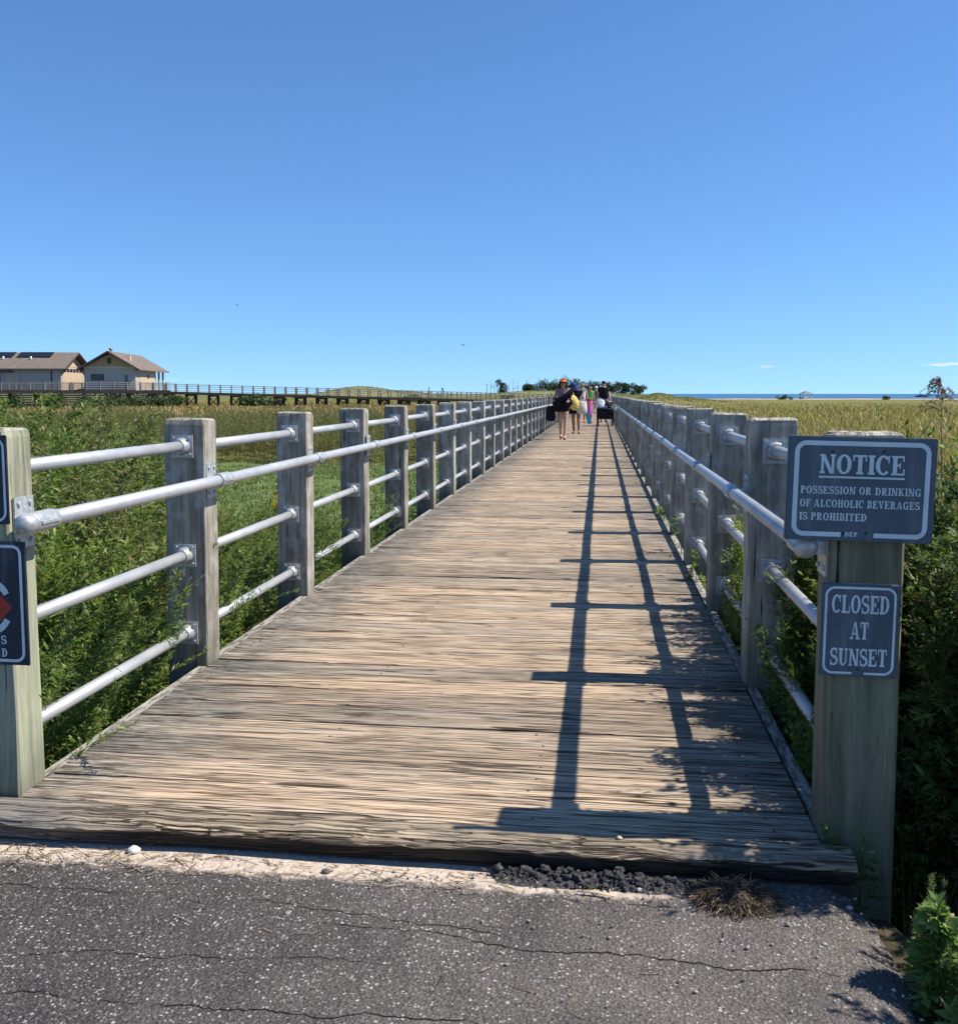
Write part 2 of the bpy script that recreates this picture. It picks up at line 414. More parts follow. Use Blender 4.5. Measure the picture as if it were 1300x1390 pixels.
def mat_ground():
    M = Mat('marsh_ground'); p = M.pos(); x, y, z = M.xyz(p)
    d = M.n('ShaderNodeVectorMath', {0: p}, operation='LENGTH').outputs['Value']
    az = M.math('DIVIDE', x, M.math('MAXIMUM', y, 1.))
    band = M.noise(M.map(p, (.012, .045, .01)), 1., 5, .6)
    tex = M.noise(M.map(p, (.35, .35, .1)), 1., 6, .7); tx2 = M.noise(M.map(p, (2.5, 2.5, 1)), 1., 5, .7)
    gold = M.mix(M.ramp(tex, [(.3, 0.), (.7, 1.)]), (.155, .135, .04), (.30, .26, .095))
    green = M.mix(M.ramp(tex, [(.3, 0.), (.7, 1.)]), (.07, .095, .028), (.17, .19, .065))
    c = M.mix(M.ramp(band, [(.40, 0.), (.60, 1.)]), green, gold)
    right = M.smooth(az, -.05, .12)
    c = M.mix(M.math('MULTIPLY', right, .55), c, gold)
    dune = M.smooth(z, .1, .9)
    c = M.mix(dune, c, M.mix(M.ramp(tx2, [(.35, 0.), (.65, 1.)]), (.19, .20, .085), (.34, .32, .16)))
    c = M.mix(M.ramp(tx2, [(.35, .45), (.6, 0.)]), c, (.05, .055, .02))
    soil = M.mix(M.ramp(tx2, [(.35, 0.), (.65, 1.)]), (.04, .034, .022), (.10, .085, .05))
    c = M.mix(M.smooth(d, 12., 5.), c, soil)
    lawn = M.mix(M.ramp(tx2, [(.3, 0.), (.7, 1.)]), (.075, .115, .035), (.16, .21, .07))
    lx = M.smooth(x, -2.2, -3.4); ly = M.math('MULTIPLY', M.smooth(y, 9., 11.), M.smooth(y, 25.5, 24.))
    c = M.mix(M.math('MULTIPLY', lx, ly), c, lawn)
    # bare sand towards the shore
    sh = M.math('MULTIPLY', M.smooth(M.math('ADD', y, M.math('MULTIPLY', band, 60.)), 362., 380.), M.math('MULTIPLY', M.smooth(z, .6, .0), M.smooth(az, .055, .075)))
    c = M.mix(sh, c, (.46, .38, .30))
    return M.done(c, .95, M.bump(tx2, .05, .6), .05)

def mat_sea():
    M = Mat('sea_water'); p = M.pos()
    w = M.noise(M.map(p, (.05, .12, 1)), 1., 5, .6); b = M.noise(M.map(p, (.003, .012, 1)), 1., 4)
    c = M.mix(M.ramp(b, [(.35, 0.), (.65, 1.)]), (.035, .115, .22), (.06, .16, .28))
    return M.done(c, .55, M.bump(w, .5, .8), .25)

def mat_paint(name, col, wear=.5):
    M = Mat(name); o = M.obj()
    f = M.noise(o, 9., 5, .65); g = M.noise(M.map(o, (8, 8, 60)), 1., 4, .6); k = M.noise(o, 140., 3, .6)
    c = M.mix(M.ramp(f, [(.3, 0.), (.7, 1.)]), tuple(x*.86 for x in col), tuple(min(1, x*1.12) for x in col))
    c = M.mix(M.math('MULTIPLY', M.ramp(g, [(.60, 0.), (.75, 1.)]), wear), c, tuple(x*.6 for x in col))
    c = M.mix(M.math('MULTIPLY', M.ramp(k, [(.68, 0.), (.74, 1.)]), wear), c, (.42, .42, .4))
    st = M.noise(M.map(o, (26, 5, 3.2)), 1., 5, .65); c = M.mix(M.math('MULTIPLY', M.ramp(st, [(.5, 0.), (.7, 1.)]), wear*.6), c, (.27, .28, .27))
    sp_ = M.vor(o, 42.); c = M.mix(M.math('MULTIPLY', M.ramp(sp_, [(.05, 1.), (.09, 0.)]), wear*.8), c, (.05, .045, .035))
    return M.done(c, .55, M.bump(g, .0015, .5), .35)

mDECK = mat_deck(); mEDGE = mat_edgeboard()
mPOST = mat_post('weathered_post', (.152, .128, .098), (.42, .38, .31), 0., (1, 1, 1), .42)
mPOSTG = mat_post('green_treated_post', (.15, .14, .09), (.47, .44, .315), .38, (1, 1, 1), .10)
mPOSTB = mat_post('mossy_sign_post', (.085, .075, .045), (.235, .205, .13), .22, (1, 1, 1), .03)
mPIPE = mat_pipe(); mGALV = mat_galv(); mASPH = mat_asphalt()
mGROUND = mat_ground(); mSEA = mat_sea()
mBOARD = mat_paint('blue_grey_sign_paint', (.085, .112, .142)); mLET = mat_paint('pale_sign_lettering', (.64, .71, .73), .18)
mBOARD2 = mat_paint('dark_navy_sign_paint', (.022, .032, .05)); mRED = mat_paint('red_sign_paint', (.42, .045, .03)); mWHITE = mat_paint('white_sign_paint', (.62, .66, .68), .15)
mSIGNSTEEL = simple('sign_edge_metal', (.35, .37, .4), .4, .5, .6)
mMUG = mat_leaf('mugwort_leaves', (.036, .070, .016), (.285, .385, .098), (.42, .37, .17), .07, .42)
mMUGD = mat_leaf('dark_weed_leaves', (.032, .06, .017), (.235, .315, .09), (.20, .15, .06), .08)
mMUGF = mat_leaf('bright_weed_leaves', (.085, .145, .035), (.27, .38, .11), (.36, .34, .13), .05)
mBROAD = mat_leaf('broad_weed_leaves', (.09, .13, .03), (.33, .38, .11), (.42, .34, .10), .10, .42)
mREEDL = mat_leaf('tall_weed_leaves', (.070, .085, .032), (.27, .285, .125), (.38, .30, .16), .16, .4)
mMARSH = mat_leaf('marsh_grass_blades', (.17, .145, .042), (.43, .375, .135), (.38, .26, .12), .14, .3)
mMARSHL = mat_leaf('green_brown_marsh_blades', (.17, .135, .05), (.46, .36, .15), (.42, .26, .13), .3, .35)
mLAWN = mat_leaf('lawn_blades', (.085, .125, .038), (.20, .26, .09), (.30, .28, .14), .08)
mPINE = mat_leaf('pine_needles', (.018, .036, .016), (.06, .09, .036), (.1, .09, .05), .03, .15)
mSHRUB = mat_leaf('shrub_leaves', (.03, .052, .018), (.085, .12, .042), (.16, .14, .06), .05, .25)
mGOLD = mat_leaf('goldenrod_flowers', (.62, .42, .02), (.80, .62, .05), (.4, .35, .1), .08)
mPLUME = mat_leaf('reed_plume', (.085, .06, .05), (.23, .17, .14), (.1, .07, .06), .1)
mSTALK = simple('dry_stalks', (.20, .15, .09), .8, .2)
mSTRAW = mat_leaf('dry_straw', (.10, .075, .045), (.34, .26, .16), (.08, .06, .04), .2, .15)
mBARK = simple('bark', (.11, .085, .065), .9, .1, 0, .3, 9)
mDEADW = simple('grey_dead_wood', (.17, .155, .14), .9, .1, 0, .25, 9)
mTIMBER = simple('dark_timber', (.045, .036, .03), .85, .2, 0, .3, 1.5)
mRAILG = simple('grey_rail_timber', (.22, .205, .185), .85, .2, 0, .25, 1.)

# ------------------------------------------------------------------ camera (frame 1300x1390; principal point of the lens at 650,650)
FPX = 1300.; H = 1.25; PITCH = math.radians(5.0772); YAW = math.radians(7.1622)
cam_d = bpy.data.cameras.new('camera'); cam = bpy.data.objects.new('camera', cam_d); COL.objects.link(cam)
cam.location = (0, 0, H); cam.rotation_euler = (PI/2 - PITCH, 0, YAW)
cam_d.sensor_fit = 'VERTICAL'; cam_d.sensor_height = 24.; cam_d.lens = 24. * FPX / 1390.
cam_d.shift_y = -45. / 1390.
cam_d.clip_end = 60000.; cam_d.clip_start = .05
S.camera = cam
_fh = Vector((-math.sin(YAW), math.cos(YAW), 0)); _R = Vector((math.cos(YAW), math.sin(YAW), 0))
_F = _fh * math.cos(PITCH) - Vector((0, 0, math.sin(PITCH))); _U = Vector((0, 0, math.cos(PITCH))) + _fh * math.sin(PITCH)
def ray(px, py): return _F + _R * ((px - 650) / FPX) - _U * ((py - 650) / FPX)
def at_d(px, dist, z):
    """ground point seen in column px at horizontal distance dist"""
    d = ray(px, 534.5); s = dist / math.hypot(d.x, d.y)
    return Vector((d.x * s, d.y * s, z))

# ------------------------------------------------------------------ light
SUN_EL = math.radians(51.); SUN_AZ = math.radians(2.5)   # direction to the sun: +X, turned a little to +Y
sd = Vector((math.cos(SUN_EL)*math.cos(SUN_AZ), math.cos(SUN_EL)*math.sin(SUN_AZ), math.sin(SUN_EL)))
sun = bpy.data.lights.new('sun', 'SUN'); sun.energy = 5.0; sun.angle = math.radians(.53); sun.color = (1., .94, .84)
so = bpy.data.objects.new('sun', sun); COL.objects.link(so); so.rotation_euler = (-sd).to_track_quat('-Z', 'Y').to_euler(); so.location = (20, 0, 30)
W = bpy.data.worlds.new('World'); S.world = W; W.use_nodes = True
nt = W.node_tree; bg = nt.nodes['Background']
sky = nt.nodes.new('ShaderNodeTexSky'); sky.sky_type = 'NISHITA'; sky.sun_disc = False
sky.sun_elevation = SUN_EL; sky.sun_rotation = PI/2 - SUN_AZ
sky.air_density = 1.0; sky.dust_density = .05; sky.ozone_density = 6.0; sky.altitude = 0
bg.inputs['Strength'].default_value = .105
# clear maritime air: the sky is read a few degrees above the haze layer and graded bluer
tc = nt.nodes.new('ShaderNodeTexCoord'); va = nt.nodes.new('ShaderNodeVectorMath'); va.operation = 'ADD'; va.inputs[1].default_value = (0, 0, .066)
vn = nt.nodes.new('ShaderNodeVectorMath'); vn.operation = 'NORMALIZE'
nt.links.new(tc.outputs['Generated'], va.inputs[0]); nt.links.new(va.outputs[0], vn.inputs[0]); nt.links.new(vn.outputs[0], sky.inputs[0])
gr = nt.nodes.new('ShaderNodeMix'); gr.data_type = 'RGBA'; gr.blend_type = 'MULTIPLY'; gr.inputs[0].default_value = 1.; gr.inputs[7].default_value = (.77, .98, 1.16, 1)
nt.links.new(sky.outputs[0], gr.inputs[6]); nt.links.new(gr.outputs[2], bg.inputs['Color'])
S.view_settings.view_transform = 'Standard'; S.view_settings.look = 'None'; S.view_settings.exposure = .5; S.view_settings.gamma = 1.
S.view_settings.use_curve_mapping = False
S.render.engine = 'CYCLES'
try:
    S.cycles.use_denoising = True
    S.cycles.denoiser = 'OPENIMAGEDENOISE'
except Exception: pass
S.cycles.max_bounces = 6; S.cycles.transparent_max_bounces = 6

# ------------------------------------------------------------------ ground and sea
GZ = -.7
HILLS = [(490, 262, 3.1, 10.5, 9.), (545, 275, 2.0, 9., 9.), (735, 335, 2.2, 19., 12.), (805, 345, 1.6, 14., 12.), (860, 330, .75, 9., 10.), (893, 222, 1.25, 3.6, 6.), (925, 230, .35, 5., 6.), (620, 320, 1.0, 22., 14.)]
HC = [(at_d(px, D, 0), hz - GZ, sx, sy) for px, D, hz, sx, sy in HILLS]
def ground_z(X, Y):
    z = np.full(np.shape(X), GZ, dtype=float)
    # bank that carries the asphalt path
    edge = np.maximum(np.maximum(X - .74, 0), np.maximum(-2.6 - X, 0)); fr = np.maximum(Y - 2.5, 0)
    d = np.hypot(edge, fr)
    bank = np.clip(1 - d / .55, 0, 1); bank = bank*bank*(3 - 2*bank)
    z = z + bank * (GZ * -1 - .13)
    hill = np.zeros(np.shape(X))
    for c, h, sx, sy in HC:
        u = (X - c.x) * math.cos(YAW) + (Y - c.y) * math.sin(YAW); v = -(X - c.x) * math.sin(YAW) + (Y - c.y) * math.cos(YAW)
        hill = np.maximum(hill, h * np.exp(-(u/sx)**2/2 - (v/sy)**2/2))
    z = z + hill
    # shore: falls into the sound beyond 395 m, further out on the left
    shore = 398 + np.maximum(.058*Y - X, 0) * 60.
    z = z - np.clip((Y - shore) / 25., 0, 1) * 2.2
    return z
def nonuni(lo, hi, n, c=0., k=5.):
    t = np.linspace(-1, 1, n); s = np.sinh(k*t)/np.sinh(k)
    return c + np.where(s < 0, s*(c - lo), s*(hi - c))
gx = nonuni(-4500, 4500, 270, 0., 8.5); gy = np.concatenate([np.linspace(-40, -.5, 14), .0 + (np.sinh(8.5*np.linspace(0, 1, 370))/np.sinh(8.5))*7000])
GX, GY = np.meshgrid(gx, gy); GZZ = ground_z(GX, GY)
rough = RNG.normal(0, 1, GX.shape) * np.clip((np.hypot(GX, GY) - 4)/200., 0.005, .05)
gv = np.stack([GX, GY, GZZ + rough], -1).reshape(-1, 3)
ny, nx = GX.shape
idx = np.arange(ny*nx).reshape(ny, nx)
gf = np.stack([idx[:-1, :-1], idx[:-1, 1:], idx[1:, 1:], idx[1:, :-1]], -1).reshape(-1, 4)
me = bpy.data.meshes.new('ground'); me.from_pydata(gv.tolist(), [], gf.tolist()); me.materials.append(mGROUND)
me.polygons.foreach_set('use_smooth', np.ones(len(gf), dtype=bool))
tag(obj('ground', me), kind='structure')

b = MB(); R = 30000; b.add([(-R, 300, -1.5), (R, 300, -1.5), (R, R, -1.5), (-R, R, -1.5)], [(0, 1, 2, 3)])
tag(b.build('sea', mSEA), kind='structure')

# asphalt path: slab with a ragged right-hand edge
b = MB(); ztop = -.088; pts_r = []
ys = np.linspace(-3, 2.60, 90)
for y in ys: pts_r.append((.715 + .05*math.sin(y*2.1)*0 + random.uniform(-.018, .018) + .02*math.sin(y*9.), y))
nxx = 60
vs = []; fs = []
xs0 = np.linspace(0, 1, nxx)
for j, (xr, y) in enumerate(pts_r):
    for t in xs0:
        x = -4.5 + (xr + 4.5)*t
        vs.append((x, y, ztop + .004*math.sin(x*3.1 + y*2.) + random.uniform(-.0012, .0012) - (.035*(max(0, t - .985)/.015) if t > .985 else 0)))
for j in range(len(pts_r)-1):
    for i in range(nxx-1): fs.append((j*nxx+i, j*nxx+i+1, (j+1)*nxx+i+1, (j+1)*nxx+i))
b.add(vs, fs, True)
# side skirt
sk = []; sf = []
for j, (xr, y) in enumerate(pts_r): sk += [(xr, y, ztop - .035 + .004*math.sin(xr*3.1 + y*2.)), (xr + random.uniform(0, .04), y, ztop - .16)]
for j in range(len(pts_r)-1): sf.append((2*j, 2*j+1, 2*j+3, 2*j+2))
b.add(sk, sf)
tag(b.build('asphalt_path', mASPH, fix=False), kind='structure')

# ------------------------------------------------------------------ boardwalk
LX = -1.785; RX = .632            # inner faces of the posts
PW = .195; PD = .14; PH = 1.145
END = 150.
YL = [2.70, 4.156, 5.68, 7.2]
while YL[-1] + 1.52 < END: YL.append(YL[-1] + 1.52)
YR = [2.697, 4.125, 5.585, 7.1]
while YR[-1] + 1.52 < END: YR.append(YR[-1] + 1.52)
def over(y0, y1, ys): return any(y0 < q + PD + .012 and y1 > q - .012 for q in ys)
NAILS = []
b = MB()
y = 2.685; gap = .010; k = 0
while y < END:
    wdt = .187 if y > 2.7 else .187
    y1 = y + wdt
    near = y < 22
    nseg = 26 if y < 12 else (8 if y < 40 else 2)
    xl = LX + .004 + random.uniform(0, .002)
    xr = RX - .004 - random.uniform(0, .002)
    rows = [(-.030, y), (-.005, y), (0, y + .007), (.0008, y + wdt*.5), (0, y1 - .007), (-.005, y1), (-.030, y1)] if near else [(-.03, y), (0, y + .003), (0, y1 - .003), (-.03, y1)]
    zj = random.uniform(-.0025, .0025); tilt = random.uniform(-.0016, .0016)
    ph = random.uniform(0, 9); vs = []; fs = []
    jit = [(random.uniform(-1, 1), random.uniform(-1, 1)) for _ in range(nseg+1)]
    for i in range(nseg + 1):
        x = xl + (xr - xl)*i/nseg
        wv = .0022*math.sin(x*1.7 + ph)
        for r, (zz, yy) in enumerate(rows):
            n_ = len(rows); ed = jit[i][0]*.0022 if r < n_/2 - .6 else (jit[i][1]*.0022 if r > n_/2 + .1 else 0)
            vs.append((x, yy + (ed if near else 0), zz + zj + wv + (r/(n_-1) - .5)*tilt))
    n_ = len(rows)
    for i in range(nseg):
        for r in range(n_-1): fs.append((i*n_+r, (i+1)*n_+r, (i+1)*n_+r+1, i*n_+r+1))
    fs.append(tuple(range(n_))); fs.append(tuple(nseg*n_ + r for r in range(n_))[::-1])
    b.add(vs, fs)
    if y < 15:
        for xn in (-1.70, -.95, -.2, .5):
            for fq in (.24, .76): NAILS.append((xn + random.uniform(-.018, .018), y + wdt*fq + random.uniform(-.012, .012), zj))
    y = y1 + gap + random.uniform(-.004, .004); k += 1
deck = b.build('boardwalk', mDECK, fix=False); tag(deck, kind='structure')
# bearers under the boards (dark between the gaps) and the nailing strip along each side
b = MB()
for x in (-1.70, -.95, -.2, .5): b.box((x - .04, 2.7, -.26), (x + .04, END, -.032))
b.box((LX - .03, 2.86, -.24), (LX + .01, END, -.034)); b.box((RX - .01, 2.86, -.24), (RX + .03, END, -.034))
o = b.build('joist', mTIMBER, deck)
b = MB()
for (px_, py_, pz_) in NAILS: b.tube([(px_, py_, pz_ - .004), (px_, py_, pz_ + .0012)], .0042, 7)
b.build('nail_heads', simple('rusty_nails', (.07, .055, .045), .6, .4, .4), deck, fix=False)
# nailing strips that close the board ends between the posts
b = MB()
for ys_, xa, xb in ((YL, LX - .046, LX - .001), (YR, RX + .003, RX + .048)):
    for a, c in zip(ys_, ys_[1:]):
        b.box((xa + random.uniform(-.004, .004), a + PD + .006, -.075), (xb, c - .006, -.004 + random.uniform(-.004, .003)))
mSTRIP = mat_post('strip_wood', (.20, .175, .145), (.46, .41, .34), 0., (1, 1, 1), .3)
b.build('nailing_strip', mSTRIP, deck)
# first, thick edge board: rounded and gouged front
b = MB(); nseg = 150; vs = []; fs = []
for i in range(nseg + 1):
    t = i/nseg; x = -2.05 + (.70 + 2.05)*t
    yf = 2.565 - .012*math.cos(3*t) + .004*math.sin(23*t) + random.uniform(-.0006, .0006) - .02*max(0, .25 - t)
    wr = .024 + .009*math.sin(9*t + 1) + .005*math.sin(37*t) + .004*math.sin(83*t + 2)   # rounding
    dz = .0013*math.sin(31*t) + .0010*math.sin(71*t + 1) + .0008*math.sin(143*t) + random.uniform(-.0003, .0003)
    prof = [(2.679, -.03), (2.679, -.003), (2.672, .001), (yf + .065, .001 + dz), (yf + wr, -.003 + dz), (yf + wr*.35, -.013 + dz*2), (yf, -.026 + dz*3), (yf + .007, -.036), (yf + .014 + random.uniform(0, .004), -.060 + random.uniform(-.003, .003)), (yf + .02, -.074), (yf + .03, -.078)]
    for (yy, zz) in prof: vs.append((x, yy, zz))
n_ = len(prof)
for i in range(nseg):
    for r in range(n_-1): fs.append((i*n_+r, (i+1)*n_+r, (i+1)*n_+r+1, i*n_+r+1))
fs.append(tuple(range(n_))); fs.append(tuple(nseg*n_ + r for r in range(n_))[::-1])
b.add(vs, fs); 
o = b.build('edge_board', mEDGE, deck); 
b = MB(); b.box((-2.04, 2.60, -.4), (.69, 2.70, -.0815)); b.build('end_beam', mTIMBER, deck)

# ------------------------------------------------------------------ railings
def post_mesh(name, mat, seed, chamf=.012):
    r = random.Random(seed)
    bm = bmesh.new()
    zs = [-.85, -.3, 0, .25, .5, .75, .95, PH - .03, PH - .008, PH]
    rings = []
    for z in zs:
        ins = .0 if z < PH - .02 else (.003 if z < PH - .005 else .013)
        c = chamf*.55
        hx, hy = PW/2 - ins, PD/2 - ins
        ring = []
        for (sx, sy) in ((-1, -1), (1, -1), (1, 1), (-1, 1)):
            pts = [(sx*(hx - c), sy*hy), (sx*hx, sy*(hy - c))]
            if (sx*sy) > 0: pts = pts[::-1] if False else pts
            order = pts if (sx, sy) in ((1, -1), (-1, 1)) else pts[::-1]
            for (x, y) in order:
                ring.append(bm.verts.new((x + r.uniform(-.0018, .0018), y + r.uniform(-.0018, .0018), z + (r.uniform(-.003, .003) if z > 1 else 0))))
        rings.append(ring)
    n = 8
    for a, c2 in zip(rings, rings[1:]):
        for i in range(n): bm.faces.new((a[i], a[(i+1) % n], c2[(i+1) % n], c2[i]))
    # top with slight crown, subdivided
    cv = bm.verts.new((0, 0, PH + .002))
    for i in range(n): bm.faces.new((rings[-1][i], rings[-1][(i+1) % n], cv))
    bm.faces.new(rings[0][::-1])
    bmesh.ops.recalc_face_normals(bm, faces=bm.faces)
    me = bpy.data.meshes.new(name); bm.to_mesh(me); bm.free(); me.materials.append(mat)
    return me
PM = [post_mesh('post', mPOST, s) for s in range(5)]
PMG = post_mesh('post', mPOSTG, 21); PMB = post_mesh('post', mPOSTB, 22)

def flange_mesh():
    b = MB()  # plate in the xz plane at y=0 (post face), pipe goes to -y
    bx = .052
    b.box((-bx, -.007, -bx), (bx, 0, bx))
    b.tube([(0, -.007, 0), (0, -.016, 0), (0, -.05, 0)], [.040, .033, .032], 18)
    for sx in (-1, 1):
        for sz in (-1, 1):
            b.tube([(sx*.038, -.006, sz*.038), (sx*.038, -.013, sz*.038)], .0065, 6)
    return b.mesh('flange', mGALV)
FL = flange_mesh()
def bracket_mesh():
    # plate on the post's inner face (x=0), sleeve round the rail at x=-.062 (left rail is mirrored by rotation)
    b = MB()
    b.box((-.007, -.05, -.085), (0, .05, .075))
    b.box((-.055, -.045, -.022), (-.006, .045, .012))
    b.tube([(-.062, -.062, 0), (-.062, -.056, 0), (-.062, .056, 0), (-.062, .062, 0)], [.031, .0325, .0325, .031], 18)
    b.tube([(-.062, -.064, 0), (-.062, -.0622, 0)], .0285, 18)
    for sy in (-.03, .03):
        for sz in (.055, -.062): b.tube([(-.006, sy, sz), (-.014, sy, sz)], .008, 6)
    b.box((-.098, -.05, -.004), (-.09, .05, .004))
    return b.mesh('bracket', mGALV)
BR = bracket_mesh()

RZ = [1.01, .508, .152]
HOFF = .062
def railing(name, label, side, ys, first_mat):
    root = empty(name, (0, 0, 0)); tag(root, label, 'railing')
    HZ = .856 if side < 0 else .829
    face = LX if side < 0 else RX
    cx = face + side*PW/2
    rr = random.Random(5 + side)
    for i, y in enumerate(ys):
        me = first_mat if i == 0 else PM[rr.randrange(5)]
        o = obj('post', me, root, (cx + rr.uniform(-.006, .006)*(i > 0), y + PD/2, rr.uniform(-.012, .006)*(i > 0)), (rr.uniform(-.006, .006), rr.uniform(-.006, .006), (0 if i == 0 else rr.choice((0, PI))) + rr.uniform(-.02, .02)*(i > 0)))
        if i == 0: o['label'] = ('greenish treated end post beside the path' if side < 0 else 'mossy brown end post carrying two signs')
    far = MB(); nb = 0
    for i in range(len(ys) - 1):
        y0, y1 = ys[i] + PD, ys[i+1]
        for z in RZ:
            if nb < 99:
                pb = MB(); pb.tube([(0, y0 + .003, 0), (0, y1 - .003, 0)], .0235, 20 if i < 10 else 8)
                po = pb.build('rail_pipe', mPIPE, root, (cx, 0, z + rr.uniform(-.004, .004)), fix=False)
                nb += 1
                if i < 16:
                    obj('flange', FL, po, (0, y1 - .001, 0), (0, 0, 0))
                    obj('flange', FL, po, (0, y0 + .001, 0), (0, 0, PI))
                else:
                    pb2 = MB(); pb2.box((-.05, y1 - .02, -.05), (.05, y1 - .001, .05))
                    pb2.build('flange', mGALV, po, fix=False)
            else: far.tube([(cx, y0 + .003, z), (cx, y1 - .003, z)], .0235, 6)
    fo = far.build('distant_rail_pipes', mPIPE, root, fix=False); tag(fo, 'white pipes of the far bays', kind='stuff')
    # handrail on the inner faces
    hx = face - side*HOFF
    hb = MB(); hb.tube([(hx, ys[0] + .02, HZ)] + [(hx + rr.uniform(-.002, .002), y + PD/2, HZ + rr.uniform(-.003, .003)) for y in ys[1:]], .0255, 20, dome=(False, False))
    for y in ys[40:]: hb.tube([(hx, y + .01, HZ), (hx, y + .13, HZ)], .032, 8)
    ho = hb.build('handrail', mPIPE, root, fix=False)
    cap = MB(); ye = ys[0] + (.012 if side > 0 else -.02); cap.tube([(hx, ys[0] + .1, HZ), (hx, ye, HZ), (hx, ye - .009, HZ), (hx, ye - .016, HZ), (hx, ye - .019, HZ)], [.0315, .0315, .028, .017, .004], 22); cap.build('end_cap', mGALV, ho, fix=False)
    for i, y in enumerate(ys[:40]):
        obj('bracket', BR, ho, (face - side*.001, y + PD/2, HZ), (0, 0, 0 if side > 0 else PI))
    return root
railing('left_railing', 'grey wooden post and white pipe railing along the boardwalk beside the lawn and goldenrod', -1, YL, PMG)
railing('right_railing', 'grey wooden post and pipe railing behind the notice sign, casting shadows on the boards', 1, YR, PMB)

# ------------------------------------------------------------------ slab serif lettering
def seg(p0, p1, w0, w1=None):
    w1 = w0 if w1 is None else w1
    d = Vector(p1) - Vector(p0); n = Vector((-d.y, d.x)).normalized()
    a, c = Vector(p0), Vector(p1)
    return [tuple(a + n*w0/2), tuple(a - n*w0/2), tuple(c - n*w1/2), tuple(c + n*w1/2)]
def rect(x0, x1, y0, y1): return [(x0, y0), (x1, y0), (x1, y1), (x0, y1)]
def arc(cx, cy, rx, ry, tx, ty, a0, a1, n=22):
    out = []
    for i in range(n):
        q = []
        for a in (a0 + (a1-a0)*i/n, a0 + (a1-a0)*(i+1)/n):
            a = math.radians(a); c, s_ = math.cos(a), math.sin(a)
            q.append(((cx + rx*c, cy + ry*s_), (cx + (rx-tx)*c, cy + (ry-ty)*s_)))
        out.append([q[0][0], q[1][0], q[1][1], q[0][1]])
    return out
def ribbon(pts, ws):
    out = []; P = [Vector(p) for p in pts]; L = []
    for i, p in enumerate(P):
        t = (P[min(i+1, len(P)-1)] - P[max(i-1, 0)]).normalized(); n = Vector((-t.y, t.x))
        L.append((p + n*ws[i]/2, p - n*ws[i]/2))
    for a, c in zip(L, L[1:]): out.append([tuple(a[0]), tuple(c[0]), tuple(c[1]), tuple(a[1])])
    return out
T = .225; U = .105; SF = .11; OV = .075
def stem(x, y0=0, y1=1, bot=True, top=True, t=T):
    r = [rect(x, x+t, y0, y1)]
    if bot: r.append(rect(x-OV, x+t+OV, 0, SF))
    if top: r.append(rect(x-OV, x+t+OV, 1-SF, 1))
    return r
def bowl(x0, x1, y0, y1, t=T, u=U): # right-hand bowl with short flat lead-in
    ry = (y1-y0)/2; rx = min(ry*.95, (x1-x0)*.75); cx_ = x1-rx
    return [rect(x0, cx_, y1-u, y1), rect(x0, cx_, y0, y0+u)] + arc(cx_, (y0+y1)/2, rx, ry, t, u, -90, 90)
def S_():
    pts = []; ws = []
    for i in range(15):
        a = math.radians(15 + (265-15)*i/14); pts.append((.34 + .235*math.cos(a), .735 + .225*math.sin(a)))
        ws.append(.09 + .09*max(0, math.sin(math.radians(180*i/14)))**.8*(.4 + .6*i/14) if i < 14 else .19)
    for i in range(1, 16):
        a = math.radians(85 - (250)*i/15); pts.append((.34 + .27*math.cos(a), .265 + .225*math.sin(a)))
        ws.append(.19 - .1*i/15 if i > 7 else .19)
    r = ribbon(pts, ws)
    return r + [rect(.52, .60, .66, 1), rect(.06, .14, 0, .34)], .68
